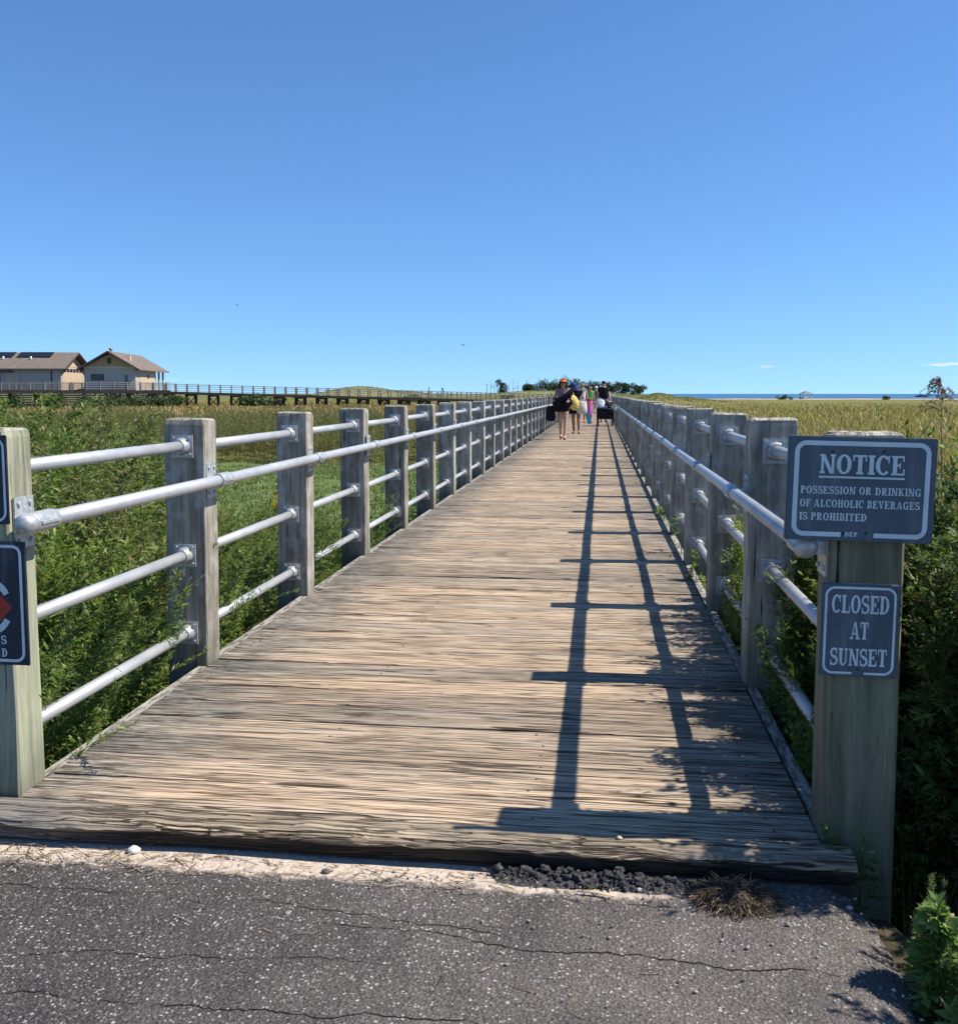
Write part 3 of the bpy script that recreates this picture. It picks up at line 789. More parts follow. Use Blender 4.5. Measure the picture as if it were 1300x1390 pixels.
def glyph(ch):
    if ch == 'I': return stem(.1), .39
    if ch == 'N': return stem(.1, t=.14) + stem(.66, bot=False, t=.14) + [[(.06, 1), (.29, 1), (.78, 0), (.58, 0)]], .88
    if ch == 'O': return arc(.42, .5, .40, .515, T, U, 0, 360, 40), .84
    if ch == 'T': return stem(.29, top=False) + [rect(.02, .75, 1-U, 1), rect(.02, .09, .68, 1), rect(.68, .75, .68, 1)], .77
    if ch == 'C': return arc(.42, .5, .40, .515, T, U, 42, 318, 34) + [rect(.66, .74, .62, 1), ], .79
    if ch == 'E': return stem(.1, bot=False, top=False) + [rect(.02, .70, 1-U, 1), rect(.02, .72, 0, U), rect(.2, .50, .46, .46+U), rect(.62, .70, .70, 1), rect(.65, .73, 0, .32), rect(.45, .52, .36, .64)], .77
    if ch == 'F': return stem(.1, top=False) + [rect(.02, .68, 1-U, 1), rect(.2, .5, .45, .45+U), rect(.60, .68, .68, 1), rect(.45, .52, .34, .64)], .71
    if ch == 'P': return stem(.1) + bowl(.2, .70, .43, 1), .73
    if ch == 'D': return stem(.1) + bowl(.2, .80, 0, 1), .84
    if ch == 'R': return stem(.1) + bowl(.2, .68, .47, 1) + [[(.38, .5), (.56, .5), (.74, 0), (.55, 0)], rect(.55, .82, 0, SF*.9)], .84
    if ch == 'B': return stem(.1) + bowl(.2, .66, .47, 1) + bowl(.2, .71, 0, .47+U), .75
    if ch == 'K': return stem(.1) + [[(.25, .42), (.25, .32), (.72, .95), (.62, .98)], [(.34, .52), (.50, .62), (.80, 0), (.58, 0)], rect(.52, .85, 0, SF), rect(.52, .80, 1-SF, 1)], .87
    if ch == 'G': return arc(.42, .5, .40, .515, T, U, 42, 318, 34) + [rect(.66, .74, .62, 1), rect(.60, .76, 0, .42), rect(.48, .84, .36, .45)], .86
    if ch == 'A': return [[(.36, 1), (.52, 1), (.82, 0), (.61, 0)], [(.36, 1), (.45, 1), (.18, 0), (.09, 0)], rect(.22, .64, .27, .27+U), rect(.0, .30, 0, SF), rect(.52, .90, 0, SF)], .90
    if ch == 'L': return stem(.1, bot=False) + [rect(.02, .70, 0, U), rect(.62, .70, 0, .38)], .73
    if ch == 'H': return stem(.1) + stem(.56) + [rect(.2, .6, .46, .46+U)], .85
    if ch == 'V': return [[(.10, 1), (.30, 1), (.53, 0), (.38, 0)], [(.64, 1), (.72, 1), (.53, 0), (.42, 0)], rect(.0, .38, 1-SF, 1), rect(.54, .84, 1-SF, 1)], .84
    if ch == 'U': return stem(.1, .3, 1, bot=False) + stem(.60, .3, 1, bot=False, t=.11) + arc(.405, .32, .305, .33, T, U+.01, 180, 300, 16) + arc(.405, .32, .305, .33, .12, U+.01, 300, 360, 8), .83
    if ch == 'S': return S_()
    return [], .34
def text_w(s, sp=.05): return sum(glyph(c)[1] + sp for c in s) - sp
def lettering(b, s, x, z, h, w=None, y=0., sp=.05, aligned='l', zi=0):
    """letters in the xz plane facing -y; x is the left end (or centre)"""
    W_ = text_w(s, sp); sx = (w / W_) if w else h
    if aligned == 'c': x = x - W_*sx/2
    k = zi
    for ch in s:
        polys, adv = glyph(ch)
        for pl in polys:
            k += 1; yy = y - (k % 23)*.000012
            pts = [(x + px*sx, yy, z + py*h) for px, py in pl]
            # keep facing -y
            ar = sum(pts[i][0]*pts[(i+1) % len(pts)][2] - pts[(i+1) % len(pts)][0]*pts[i][2] for i in range(len(pts)))
            if ar < 0: pts = pts[::-1]
            b.poly(pts)
        x += (adv + sp)*sx
def frame_path(w, h, r, t, n=8):
    def loop(ins):
        P = []; rr_ = max(r - ins, .001)
        for (cx_, cz_, a0) in ((w - r, h - r, 0), (r, h - r, 90), (r, r, 180), (w - r, r, 270)):
            for i in range(n+1):
                a = math.radians(a0 + 90*i/n); P.append((cx_ + rr_*math.cos(a), cz_ + rr_*math.sin(a)))
        return P
    return loop(0), loop(t)
def border(b, x0, z0, w, h, r, t, y, gap=None):
    o_, i_ = frame_path(w, h, r, t); n = len(o_)
    for k in range(n):
        k2 = (k+1) % n
        A, B, C_, D_ = o_[k], o_[k2], i_[k2], i_[k]
        quad = [A, B, C_, D_]
        if gap and k == 3*9 - 1:   # bottom edge, left to right: split round the gap
            g0, g1 = gap
            for (xa, xb) in ((A[0], g0), (g1, B[0])):
                b.poly([(x0 + xa, y, z0 + 0), (x0 + xb, y, z0 + 0), (x0 + xb, y, z0 + t), (x0 + xa, y, z0 + t)])
            continue
        b.poly([(x0 + p[0], y, z0 + p[1]) for p in quad])
def board_mesh(name, w, h, t, mat, r=.004):
    bm = bmesh.new(); bmesh.ops.create_cube(bm, size=1)
    for v in bm.verts: v.co = Vector(((v.co.x + .5)*w, (v.co.y + .5)*t, (v.co.z + .5)*h))
    bmesh.ops.bevel(bm, geom=list(bm.edges), offset=.0022, segments=2, affect='EDGES')
    me = bpy.data.meshes.new(name); bm.to_mesh(me); bm.free(); me.materials.append(mat); return me

# NOTICE sign (board origin at its lower left front corner)
TN = .022
root = empty('notice_sign', (.5035, 2.697 - TN - .004, .855)); root.rotation_euler = (0, math.radians(1.1), 0)
tag(root, 'large blue grey NOTICE sign about alcoholic beverages on the mossy end post', 'sign')
wN, hN = .383, .283
obj('board', board_mesh('board', wN, hN, TN, mBOARD), root)
b = MB(); border(b, .016, .012, wN - .032, hN - .024, .030, .0125, -.0012, (.130, .215)); b.build('border', mLET, root, fix=False)
b = MB()
lettering(b, 'NOTICE', .192, .183, .052, .222, -.0012, .03, 'c')
b.poly([(.081, -.0012, .171), (.303, -.0012, .171), (.303, -.0012, .1765), (.081, -.0012, .1765)])
lettering(b, 'POSSESSION OR DRINKING', .035, .128, .0205, .312, -.0012, .07)
lettering(b, 'OF ALCOHOLIC BEVERAGES', .035, .092, .0205, .310, -.0012, .07)
lettering(b, 'IS PROHIBITED', .035, .056, .0205, .176, -.0012, .07)
lettering(b, 'DEP', .1725, .0135, .012, .034, -.0012, .08, 'c')
b.build('lettering', mLET, root, fix=False)
b = MB()
for (x, z) in ((.115, .243), (.247, .245), (.152, .022), (.212, .024)): b.tube([(x, -.0005, z), (x, -.002, z)], .0035, 10)
b.build('screws', simple('dark_screws', (.03, .03, .03), .5, .5, .6), root)

# CLOSED AT SUNSET sign
wC, hC = .203, .257
root = empty('closed_sign', (.606, 2.697 - .016 - .003, .4775)); root.rotation_euler = (0, math.radians(.7), 0)
tag(root, 'small blue grey CLOSED AT SUNSET sign fixed below the larger sign on the same post', 'sign')
obj('board', board_mesh('board', wC, hC, .016, mBOARD), root)
b = MB(); border(b, .008, .007, wC - .016, hC - .014, .026, .0065, -.0012, (.078, .110)); b.build('border', mLET, root, fix=False)
b = MB()
lettering(b, 'CLOSED', .1015, .177, .050, .152, -.0012, .03, 'c')
lettering(b, 'AT', .1015, .105, .048, .048, -.0012, .0, 'c')
lettering(b, 'SUNSET', .1015, .031, .048, .150, -.0012, .03, 'c')
b.build('lettering', mLET, root, fix=False)
b = MB()
for (x, z) in ((.111, .238), (.102, .021)): b.tube([(x, -.0005, z), (x, -.002, z)], .003, 8)
b.build('screws', simple('rusty_screws', (.10, .06, .04), .6, .4, .5), root)

# two signs on the left end post, cut by the photo's left edge
root = empty('prohibition_sign', (-2.046, 2.70 - .006, .415)); tag(root, 'dark navy sign with a red diamond mark, its right edge at the green left post', 'sign')
w2, h2 = .315, .385
obj('board', board_mesh('board', w2, h2, .005, mBOARD2), root)
b = MB(); border(b, .012, .010, w2 - .026, h2 - .02, .03, .009, -.0009); b.build('border', mLET, root, fix=False)
b = MB()
for (a0, a1) in ((28, 58), (302, 332)):
    for q in arc(.172, .182, .095, .095, .020, .020, a0, a1, 10): b.poly([(p[0], -.0009, p[1]) for p in q])
b.build('symbol', mWHITE, root, fix=False)
b = MB(); b.poly([(.150, -.0012, .181), (.208, -.0012, .123), (.266, -.0012, .181), (.208, -.0012, .239)]); b.build('red_mark', mRED, root, fix=False)
b = MB()
lettering(b, 'S', .223, .066, .026, .018, -.0009); lettering(b, 'D', .2235, .026, .026, .019, -.0009)
b.build('lettering', mWHITE, root, fix=False)
b = MB(); b.tube([(.292, -.0004, .368), (.292, -.002, .368)], .003, 8); b.build('screw', mSIGNSTEEL, root)
root = empty('upper_sign', (-2.091, 2.70 - .006, .853)); tag(root, 'navy sign at the top of the green left post, above the red marked one', 'sign')
obj('board', board_mesh('board', .313, .272, .005, mBOARD2), root)
b = MB(); border(b, .008, .008, .297, .256, .03, .008, -.0009); b.build('border', mLET, root, fix=False)

# ------------------------------------------------------------------ vegetation templates
def rot_to(d, roll):
    """frames for many directions d (n,3): returns (n,3,3) columns = side, dir, normal"""
    d = d / np.linalg.norm(d, axis=1, keepdims=True)
    up = np.array([0, 0, 1.]); side = np.cross(d, up); ln = np.linalg.norm(side, axis=1, keepdims=True)
    side = np.where(ln < 1e-4, np.array([1., 0, 0]), side / np.maximum(ln, 1e-4)); nrm = np.cross(side, d)
    c, s_ = np.cos(roll)[:, None], np.sin(roll)[:, None]
    return side*c + nrm*s_, d, nrm*c - side*s_
def rhombs(base, d, L, Wd, roll, droop=0.):
    side, dr, nr = rot_to(d, roll)
    tip = base + dr*L[:, None] - nr*(droop*L)[:, None]
    mid = base + dr*(L*.45)[:, None]
    return np.stack([base, mid + side*(Wd/2)[:, None], tip, mid - side*(Wd/2)[:, None]], 1)
def mug_template(rng, Hh, nleaf=90, L0=.075, lobes=5, spikes=True, stem_r=.003, lean=.12, start=.12, lobew=.2):
    Q = []
    az0 = rng.uniform(0, 2*PI); ln = rng.uniform(.3, 1)*lean*Hh
    def sp(t): # t in 0..1
        t = np.asarray(t)
        return np.stack([math.cos(az0)*ln*t**1.8, math.sin(az0)*ln*t**1.8, Hh*t*(1 - .03*t)], -1)
    ts = np.linspace(0, 1, 7); sp_ = sp(ts)
    for a, c in zip(range(6), range(1, 7)):
        for ang in (0, PI/2):
            w = np.array([math.cos(ang), math.sin(ang), 0])*stem_r
            wa, wc = w*(1.2 - ts[a]), w*(1.2 - ts[c])
            Q.append(np.stack([sp_[a] - wa, sp_[a] + wa, sp_[c] + wc, sp_[c] - wc])[None])
    # branches: main stem and side shoots carry the leaves
    t = start + (1 - start)*rng.beta(1.5, 1.05, nleaf); az = rng.uniform(0, 2*PI, nleaf)
    el = rng.uniform(.1, .9, nleaf)
    br = rng.uniform(0, .13, nleaf)*Hh*(1.05 - t)            # distance out along a side shoot
    o = np.stack([np.cos(az)*np.cos(el), np.sin(az)*np.cos(el), np.sin(el)], -1)
    base = sp(t) + o*br[:, None]
    el2 = el + rng.uniform(-.7, .35, nleaf); az2 = az + rng.uniform(-.7, .7, nleaf)
    d = np.stack([np.cos(az2)*np.cos(el2), np.sin(az2)*np.cos(el2), np.sin(el2)], -1)
    L = L0*rng.uniform(.6, 1.25, nleaf)*(1.2 - .75*t); roll = rng.uniform(-.7, .7, nleaf)
    side, dr, nr = rot_to(d, roll)
    Q.append(rhombs(base, d, L, L*lobew*1.1, roll, .12))
    for k in range((lobes - 1)//2):
        fpos = .25 + .3*k
        for sg in (-1, 1):
            bb = base + dr*(L*fpos)[:, None]
            dd = dr*.75 + side*sg*.75 + nr*rng.uniform(-.25, .2, (nleaf, 1))
            Q.append(rhombs(bb, dd, L*(.62 - .16*k)*rng.uniform(.8, 1.15, nleaf), L*lobew, roll, .1))
    if spikes:
        ns = max(4, nleaf//9); ts2 = rng.uniform(.6, 1.0, ns); az = rng.uniform(0, 2*PI, ns)
        for i in range(ns):
            p0 = sp(ts2[i]); e = rng.uniform(.6, 1.35); dv = np.array([math.cos(az[i])*math.cos(e), math.sin(az[i])*math.cos(e), math.sin(e)])
            Ls = rng.uniform(.07, .2)*Hh*.8*(1.25 - ts2[i]*.6); m = 7
            u = rng.uniform(.15, 1, m); bb = p0 + dv*(u*Ls)[:, None]
            a2 = rng.uniform(0, 2*PI, m)
            dd = dv[None]*.9 + np.stack([np.cos(a2), np.sin(a2), rng.uniform(-.2, .5, m)], -1)*.7
            Q.append(rhombs(bb, dd, np.full(m, L0*.33), np.full(m, L0*.13), rng.uniform(-1, 1, m)))
            w = np.cross(dv, [0, 0, 1.]); w = w/np.linalg.norm(w)*stem_r*.4
            Q.append(np.stack([p0 - w, p0 + w, p0 + dv*Ls + w*.3, p0 + dv*Ls - w*.3])[None])
    return np.concatenate(Q, 0)
def scatter(templates, pos, yaw, scale, lean=None, rng=RNG):
    out = []
    ti = rng.integers(0, len(templates), len(pos))
    for k, tp in enumerate(templates):
        sel = np.where(ti == k)[0]
        if not len(sel): continue
        c, s_ = np.cos(yaw[sel]), np.sin(yaw[sel])
        V = tp[None]*scale[sel][:, None, None, None]
        x = V[..., 0]*c[:, None, None] - V[..., 1]*s_[:, None, None]; y_ = V[..., 0]*s_[:, None, None] + V[..., 1]*c[:, None, None]; z_ = V[..., 2].copy()
        if lean is not None:
            hh = np.maximum(z_, 0)**1.5
            x = x + lean[sel, 0][:, None, None]*hh; y_ = y_ + lean[sel, 1][:, None, None]*hh
            z_ = z_ - .25*np.hypot(lean[sel, 0], lean[sel, 1])[:, None, None]*hh
        P = np.stack([x, y_, z_], -1) + pos[sel][:, None, None, :]
        out.append(P.reshape(-1, 4, 3))
    return np.concatenate(out, 0)
def place(n, fx, fy, rng=RNG, ok=None):
    X = rng.uniform(*fx, n); Y = rng.uniform(*fy, n)
    if ok is not None:
        m = ok(X, Y); X, Y = X[m], Y[m]
    return X, Y
def stuff(name, Q, mat, label=None):
    o = obj(name, quads_mesh(name, Q, mat)); tag(o, label, None, None, 'stuff'); return o

TN_ = [mug_template(RNG, 1., 230, .060, 5, True, .003, .12, .1, .135) for _ in range(6)]           # near, detailed
def spray_template(rng, n=46, L0=.05):
    """one arching feathery spray, length about 1, dense narrow leaflets along it"""
    Q = []; a0 = rng.uniform(0, 2*PI); bend = rng.uniform(.35, .8)
    def sp(t): t = np.asarray(t); r = bend*t**2; return np.stack([np.cos(a0)*r, np.sin(a0)*r, t*(1 - .32*bend*t)], -1)
    ts = np.linspace(0, 1, 9); P_ = sp(ts)
    for a in range(8):
        for w in (np.array([.003, 0, 0]), np.array([0, .003, 0])): Q.append(np.stack([P_[a] - w*(1.1 - ts[a]), P_[a] + w*(1.1 - ts[a]), P_[a+1] + w*(1 - ts[a]), P_[a+1] - w*(1 - ts[a])])[None])
    t = np.linspace(.25, 1, n); p = sp(t); tg = sp(np.minimum(t + .02, 1.02)) - sp(t - .02); tg /= np.linalg.norm(tg, axis=1, keepdims=True)
    for k in range(5):
        az = rng.uniform(0, 2*PI, n); o = np.stack([np.cos(az), np.sin(az), rng.uniform(-.3, .4, n)], -1)
        d = o*.9 + tg*.9; L = L0*rng.uniform(.6, 1.4, n)*(1.25 - .7*t)
        Q.append(rhombs(p + rng.normal(0, .004, (n, 3)), d, L, L*.2, rng.uniform(-1, 1, n), .1))
    return np.concatenate(Q, 0)
TS_ = [spray_template(RNG) for _ in range(6)]
def broad_template(rng):
    return mug_template(rng, 1., 46, .15, 1, False, .004, .1, .15, .38)
TB_ = [broad_template(RNG) for _ in range(4)]
TM_ = [mug_template(RNG, 1., 150, .070, 3, True, .003, .12, .1, .16) for _ in range(6)]           # mid distance
TF_ = [mug_template(RNG, 1., 80, .085, 3, True, .004, .12, .15, .17) for _ in range(5)]      # far

# --- left weeds, near the railing: low by the posts, tall further out
Q = []
def hgt(X, Y, n):
    return None
X, Y = place(1750, (-7., -1.95), (1.9, 10.5), ok=lambda X, Y: (X < -2.24 - .14*RNG.random(len(X))) & (X > -.62*Y - 1.9))
d = -2.06 - X
tall = np.clip((-X - .40*Y - .35)/.9, 0, 1)*np.clip((Y - 3.2)/1.5, 0, 1)             # beyond this line the weeds stand above the top rail
hh = (.72 + .22*np.clip(d/1., 0, 1)) + tall*.66
hh *= np.where((Y > 7) & (tall < .2), .8, 1)
cl3 = np.sin(X*3.1 + 1.7*np.sin(Y*1.9))*np.sin(Y*2.6 + .8*np.sin(X*2.2))
hh *= (1 + (.13 + .10*tall)*cl3)*RNG.uniform(.74, 1.12, len(X))
keep = RNG.random(len(X)) < .62 + .38*(cl3 > -.25); X, Y, hh, d, tall = X[keep], Y[keep], hh[keep], d[keep], tall[keep]
pos = np.stack([X, Y, ground_z(X, Y)], -1)
lean = np.stack([RNG.normal(.08, .13, len(X)) + np.where(d < .5, .16, 0), RNG.normal(-.02, .12, len(X))], -1)
near = np.hypot(X, Y) < 5.2
yw = RNG.uniform(0, 2*PI, len(X))
cl4 = np.sin(X*1.5 + 2.1*np.sin(Y*.9 + 1))*np.sin(Y*1.2 + X*.6 + 2) + RNG.normal(0, .25, len(X))
olive = cl4 > .42; dk = cl4 < -.55
for sel, mt, lb in ((near & ~olive & ~dk, mMUG, 'mass of green mugwort behind the left railing'), (~near & ~olive & ~dk, mMUG, 'taller mugwort further back on the left'), (olive, mREEDL, 'olive grey weeds mixed into the left growth'), (dk, mMUGD, 'darker green weeds mixed into the left growth')):
    stuff('weeds', scatter(TN_ if lb.startswith('mass') else TM_, pos[sel], yw[sel], hh[sel], lean[sel]), mt, lb)
k2 = RNG.random(len(X)) < .55
stuff('weeds', scatter(TS_, pos[k2] + np.stack([RNG.normal(0, .05, k2.sum()), RNG.normal(0, .05, k2.sum()), np.zeros(k2.sum())], -1), RNG.uniform(0, 6.3, k2.sum()), hh[k2]*RNG.uniform(.95, 1.25, k2.sum())), mMUG, 'arching feathery sprays among the left weeds')
k3 = RNG.random(len(X)) < .04
stuff('weeds', scatter(TB_, pos[k3], RNG.uniform(0, 6.3, k3.sum()), hh[k3]*RNG.uniform(.85, 1.1, k3.sum())), mBROAD, 'broad leaved weeds scattered among the left mugwort')
n = 260; k4 = RNG.integers(0, len(X), n); P = np.zeros((n, 4, 2, 3)); Ls = hh[k4]*RNG.uniform(.6, 1.12, n); lx_ = RNG.normal(0, .12, (n, 2))
for k, t in enumerate(np.linspace(0, 1, 4)):
    for s_, sg in ((0, -1), (1, 1)): P[:, k, s_] = pos[k4] + np.stack([.03 + lx_[:, 0]*t**1.5 + sg*.0028*(1.1 - t), lx_[:, 1]*t**1.5, Ls*t], -1)
tag(obj('dry_stems', strips_mesh('dry_stems', P, mSTRAW)), 'dry stalks standing in the left weeds', kind='stuff')
# low sprays reaching through the left rails
X, Y = place(110, (-2.26, -2.06), (2.95, 9.)); bays = np.array(YL)
m = np.array([not over(y_ - .06, y_ + .06, YL) for y_ in Y]) & (RNG.random(len(X)) < np.where(Y < 4.2, .9, .6))
X, Y = X[m], Y[m]; pos = np.stack([X, Y, np.full(len(X), -.5)], -1)
stuff('weeds', scatter(TN_ + TS_[:3], pos, RNG.uniform(0, 6.3, len(X)), RNG.uniform(.62, 1.22, len(X))*np.where(Y > 6, .75, 1.), np.stack([RNG.uniform(.12, .42, len(X)), RNG.normal(0, .1, len(X))], -1)), mMUG, 'sprays of mugwort leaning through the left railing')
# further along the left railing, to the belt of rough growth
X, Y = place(1700, (-16, -2.1), (10., 60.), ok=lambda X, Y: (X > -2.15 - .055*Y - .5*RNG.random(len(X))))
pos = np.stack([X, Y, ground_z(X, Y)], -1)
stuff('weeds', scatter(TF_, pos, RNG.uniform(0, 6.3, len(X)), RNG.uniform(.7, 1.15, len(X))), mMUG, 'weeds along the far left railing')
# tall weeds standing left of the lawn
X, Y = place(2400, (-24, -4), (9, 27), ok=lambda X, Y: (X < -.44*Y - .2 + 1.0*(RNG.random(len(X)) - .5)) & (X > -.72*Y - 2))
pos = np.stack([X, Y, ground_z(X, Y)], -1)
clump2 = .5 + .5*np.sin(X*.8 + 2*np.sin(Y*.4))*np.sin(Y*.6 + X*.3)
hh = (.84 + .44*clump2)*RNG.uniform(.8, 1.1, len(X))*np.clip(1.12 - .016*Y, .6, 1.1)
stuff('tall_weeds', scatter(TF_, pos, RNG.uniform(0, 6.3, len(X)), hh), mREEDL, 'greyish tall weeds left of the lawn')
# belt of greyish reeds and shrubby growth beyond the lawn
X, Y = place(5200, (-30, -2.5), (25, 40), ok=lambda X, Y: (X > -.8*Y) & (Y > 24.5 + 2*RNG.random(len(X))))
pos = np.stack([X, Y, ground_z(X, Y)], -1)
clump = .5 + .5*np.sin(X*.9 + 1.3*np.sin(Y*.35))*np.sin(Y*.5 + X*.2)
stuff('tall_weeds', scatter(TF_, pos, RNG.uniform(0, 6.3, len(X)), (1.02 + .42*clump)*RNG.uniform(.75, 1.12, len(X))), mREEDL, 'belt of brownish green growth beyond the lawn')

# --- blades: marsh and lawn
def blades(n, X, Y, h, w, bend, rng=RNG):
    z = ground_z(X, Y); az = rng.uniform(0, 2*PI, n); dx, dy = np.cos(az), np.sin(az)
    fx, fy = -dy, dx   # blade width direction
    # turn widths mostly across the view from the path
    P = np.zeros((n, 4, 2, 3))
    for k, (t, ww) in enumerate(((0, .8), (.4, 1.), (.75, .65), (1., .06))):
        off = bend*h*t**2
        cx_, cy_, cz_ = X + dx*off, Y + dy*off, z + h*t*(1 - .18*bend*t)
        for s_, sg in ((0, -1), (1, 1)):
            P[:, k, s_, 0] = cx_ + fx*sg*w*ww/2; P[:, k, s_, 1] = cy_ + fy*sg*w*ww/2; P[:, k, s_, 2] = cz_
    return P
def fan(n, px0, px1, d0, d1, rng=RNG, pw=1.):
    u = rng.random(n); D = (d0**-pw + u*(d1**-pw - d0**-pw))**(-1/pw)
    a = np.arctan((rng.uniform(px0, px1, n) - 650)/1300.)
    th = a - YAW
    return D*np.sin(th), D*np.cos(th), D
# right marsh (golden)
X, Y, D = fan(120000, 780, 1420, 9., 210., pw=.9)
m = X > RX + .9 + RNG.random(len(X))*.6; X, Y, D = X[m], Y[m], D[m]
cl = .5 + .5*np.sin(X*.25 + 2*np.sin(Y*.11))*np.sin(Y*.17)
h = (.42 + .22*cl)*RNG.uniform(.6, 1.25, len(X))*np.clip(1.25 - D/260., .45, 1); w = np.clip(.0011*D, .007, .12)*RNG.uniform(.6, 1.3, len(X))
tag(obj('marsh_grass', strips_mesh('marsh_grass', blades(len(X), X, Y, h, w, RNG.uniform(.1, .6, len(X))), mMARSH)), 'golden marsh grass to the right of the boardwalk', kind='stuff')
# left marsh (brown green)
X, Y, D = fan(80000, -120, 800, 34., 230., pw=.9)
m = X < LX - .8; X, Y, D = X[m], Y[m], D[m]
cl = .5 + .5*np.sin(X*.2 + 2*np.sin(Y*.09))*np.sin(Y*.13)
h = (.30 + .25*cl)*RNG.uniform(.6, 1.25, len(X)); w = np.clip(.0016*D, .02, .18)*RNG.uniform(.6, 1.3, len(X))
tag(obj('marsh_grass', strips_mesh('marsh_grass', blades(len(X), X, Y, h, w, RNG.uniform(.1, .6, len(X))), mMARSHL)), 'brown and green marsh grass to the left of the boardwalk', kind='stuff')
# lawn
X, Y = place(52000, (-15., -2.5), (9., 26.), ok=lambda X, Y: (X > -.5*Y - 1.))
h = RNG.uniform(.05, .12, len(X)); w = np.full(len(X), .018)
tag(obj('grass', strips_mesh('grass', blades(len(X), X, Y, h, w, RNG.uniform(.2, .9, len(X))), mLAWN)), 'short green lawn beyond the left railing', kind='stuff')
# dune grass
pts = []
for c, hgt_, sx, sy in HC:
    n = 2600; pts.append(np.stack([c.x + RNG.normal(0, sx*1.1, n), c.y + RNG.normal(0, sy*.9, n)], -1))
P2 = np.concatenate(pts); D = np.hypot(P2[:, 0], P2[:, 1])
mDUNE = mat_leaf('dune_grass_blades', (.15, .17, .06), (.33, .32, .14), (.36, .30, .16), .15, .3)
tag(obj('dune_grass', strips_mesh('dune_grass', blades(len(P2), P2[:, 0], P2[:, 1], RNG.uniform(.14, .34, len(P2)), RNG.uniform(.1, .3, len(P2)), RNG.uniform(.1, .6, len(P2))), mDUNE)), 'pale grass on the far dunes', kind='stuff')

# --- right thicket behind the sign post
X, Y = place(700, (.82, 2.9), (2.46, 6.), ok=lambda X, Y: (X > .86 + .02*RNG.random(len(X))) & ((Y > 2.85) | (X > .307*Y + .36)))
d = X - .84
pos = np.stack([X, Y, ground_z(X, Y)], -1)
hh = (1.3 + .55*np.clip(d/.45, 0, 1))*RNG.uniform(.78, 1.1, len(X))
hh = np.minimum(hh, np.where(Y > 4.6, 1.4, 1.86)*RNG.uniform(.85, 1., len(X)))
lean = np.stack([RNG.normal(-.03, .07, len(X)), RNG.normal(0, .08, len(X))], -1)
TT = [mug_template(RNG, 1., 210, .062, 5, True, .0035, .1, .3, .14) for _ in range(6)]
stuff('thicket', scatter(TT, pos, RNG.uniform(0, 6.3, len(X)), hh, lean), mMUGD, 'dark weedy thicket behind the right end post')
# bare stems in the thicket's shaded foot
n = 520; X = RNG.uniform(.98, 2.6, n); Y = RNG.uniform(2.75, 5.2, n); z0 = ground_z(X, Y)
P = np.zeros((n, 5, 2, 3)); az = RNG.uniform(-1.2, 1.7, n); ln = RNG.uniform(.05, .4, n); Ls = RNG.uniform(.5, 1.2, n)
for k, t in enumerate(np.linspace(0, 1, 5)):
    for s_, sg in ((0, -1), (1, 1)):
        P[:, k, s_] = np.stack([X + np.cos(az)*ln*t**1.4 + sg*.0028*(1 - .6*t), Y + np.sin(az)*ln*t**1.4, z0 + Ls*t], -1)
tag(obj('dry_stems', strips_mesh('dry_stems', P, mSTRAW)), 'bare dry stems in the thicket', kind='stuff')
# growth between the right rails
X, Y = place(120, (.76, .98), (2.95, 5.5)); m = np.array([not over(y_ - .07, y_ + .07, YR) for y_ in Y]); X, Y = X[m], Y[m]
pos = np.stack([X, Y, np.full(len(X), -.55)], -1)
stuff('weeds', scatter(TN_, pos, RNG.uniform(0, 6.3, len(X)), RNG.uniform(.5, 1.0, len(X))*np.where(Y > 4.2, .8, 1), np.stack([RNG.uniform(-.16, .05, len(X)), RNG.normal(0, .1, len(X))], -1)), mMUG, 'mugwort growing through the right railing')
n = 24; X = RNG.uniform(.76, .95, n); Y = RNG.uniform(2.98, 5.3, n); m = np.array([not over(y_ - .05, y_ + .05, YR) for y_ in Y]); X, Y = X[m], Y[m]
stuff('weeds', scatter(TN_, np.stack([X, Y, np.full(len(X), -.5)], -1), RNG.uniform(0, 6.3, len(X)), RNG.uniform(.8, 1.2, len(X)), np.stack([RNG.uniform(-.07, .04, len(X)), RNG.normal(-.05, .1, len(X))], -1)), mBROAD, 'bright upright sprigs between the right rails')
# sparse weeds further along the right railing
X, Y = place(420, (.95, 2.4), (5.6, 50.)); pos = np.stack([X, Y, ground_z(X, Y)], -1)
stuff('weeds', scatter(TF_, pos, RNG.uniform(0, 6.3, len(X)), RNG.uniform(.6, 1.05, len(X))), mMUG, 'low weeds along the far right railing')

# --- individual plants one can point at
def plant(name, label, cat, loc, H_, mat, n=80, L0=.09, lean=(0, 0), rz=0., group=None, lobes=5, lobew=.24, start=.05, spikes=True):
    t = mug_template(RNG, 1., n, L0/H_, lobes, spikes, .004/H_, .1, start, lobew)
    V = scatter([t], np.zeros((1, 3)), np.array([rz]), np.array([H_]), np.array([lean], dtype=float))
    o = obj(name, quads_mesh(name, V, mat), None, loc); tag(o, label, cat, group); return o
plant('mugwort_plant', 'sunlit bright green mugwort at the bottom right corner beside the asphalt', 'plant', (.80, 2.20, -.22), .33, mMUGF, 150, .095, (-.1, -.05))
X, Y = place(34, (.755, 1.05), (2.1, 2.62), ok=lambda X, Y: X > .76); pos = np.stack([X, Y, ground_z(X, Y)], -1)
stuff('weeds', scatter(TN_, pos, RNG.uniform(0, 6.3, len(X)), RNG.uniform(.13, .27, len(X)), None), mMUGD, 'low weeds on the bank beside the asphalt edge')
plant('mugwort_plant', 'bright mugwort right of the one at the asphalt edge, cut by the frame', 'plant', (.89, 2.16, -.28), .36, mMUGF, 150, .10, (.05, 0))
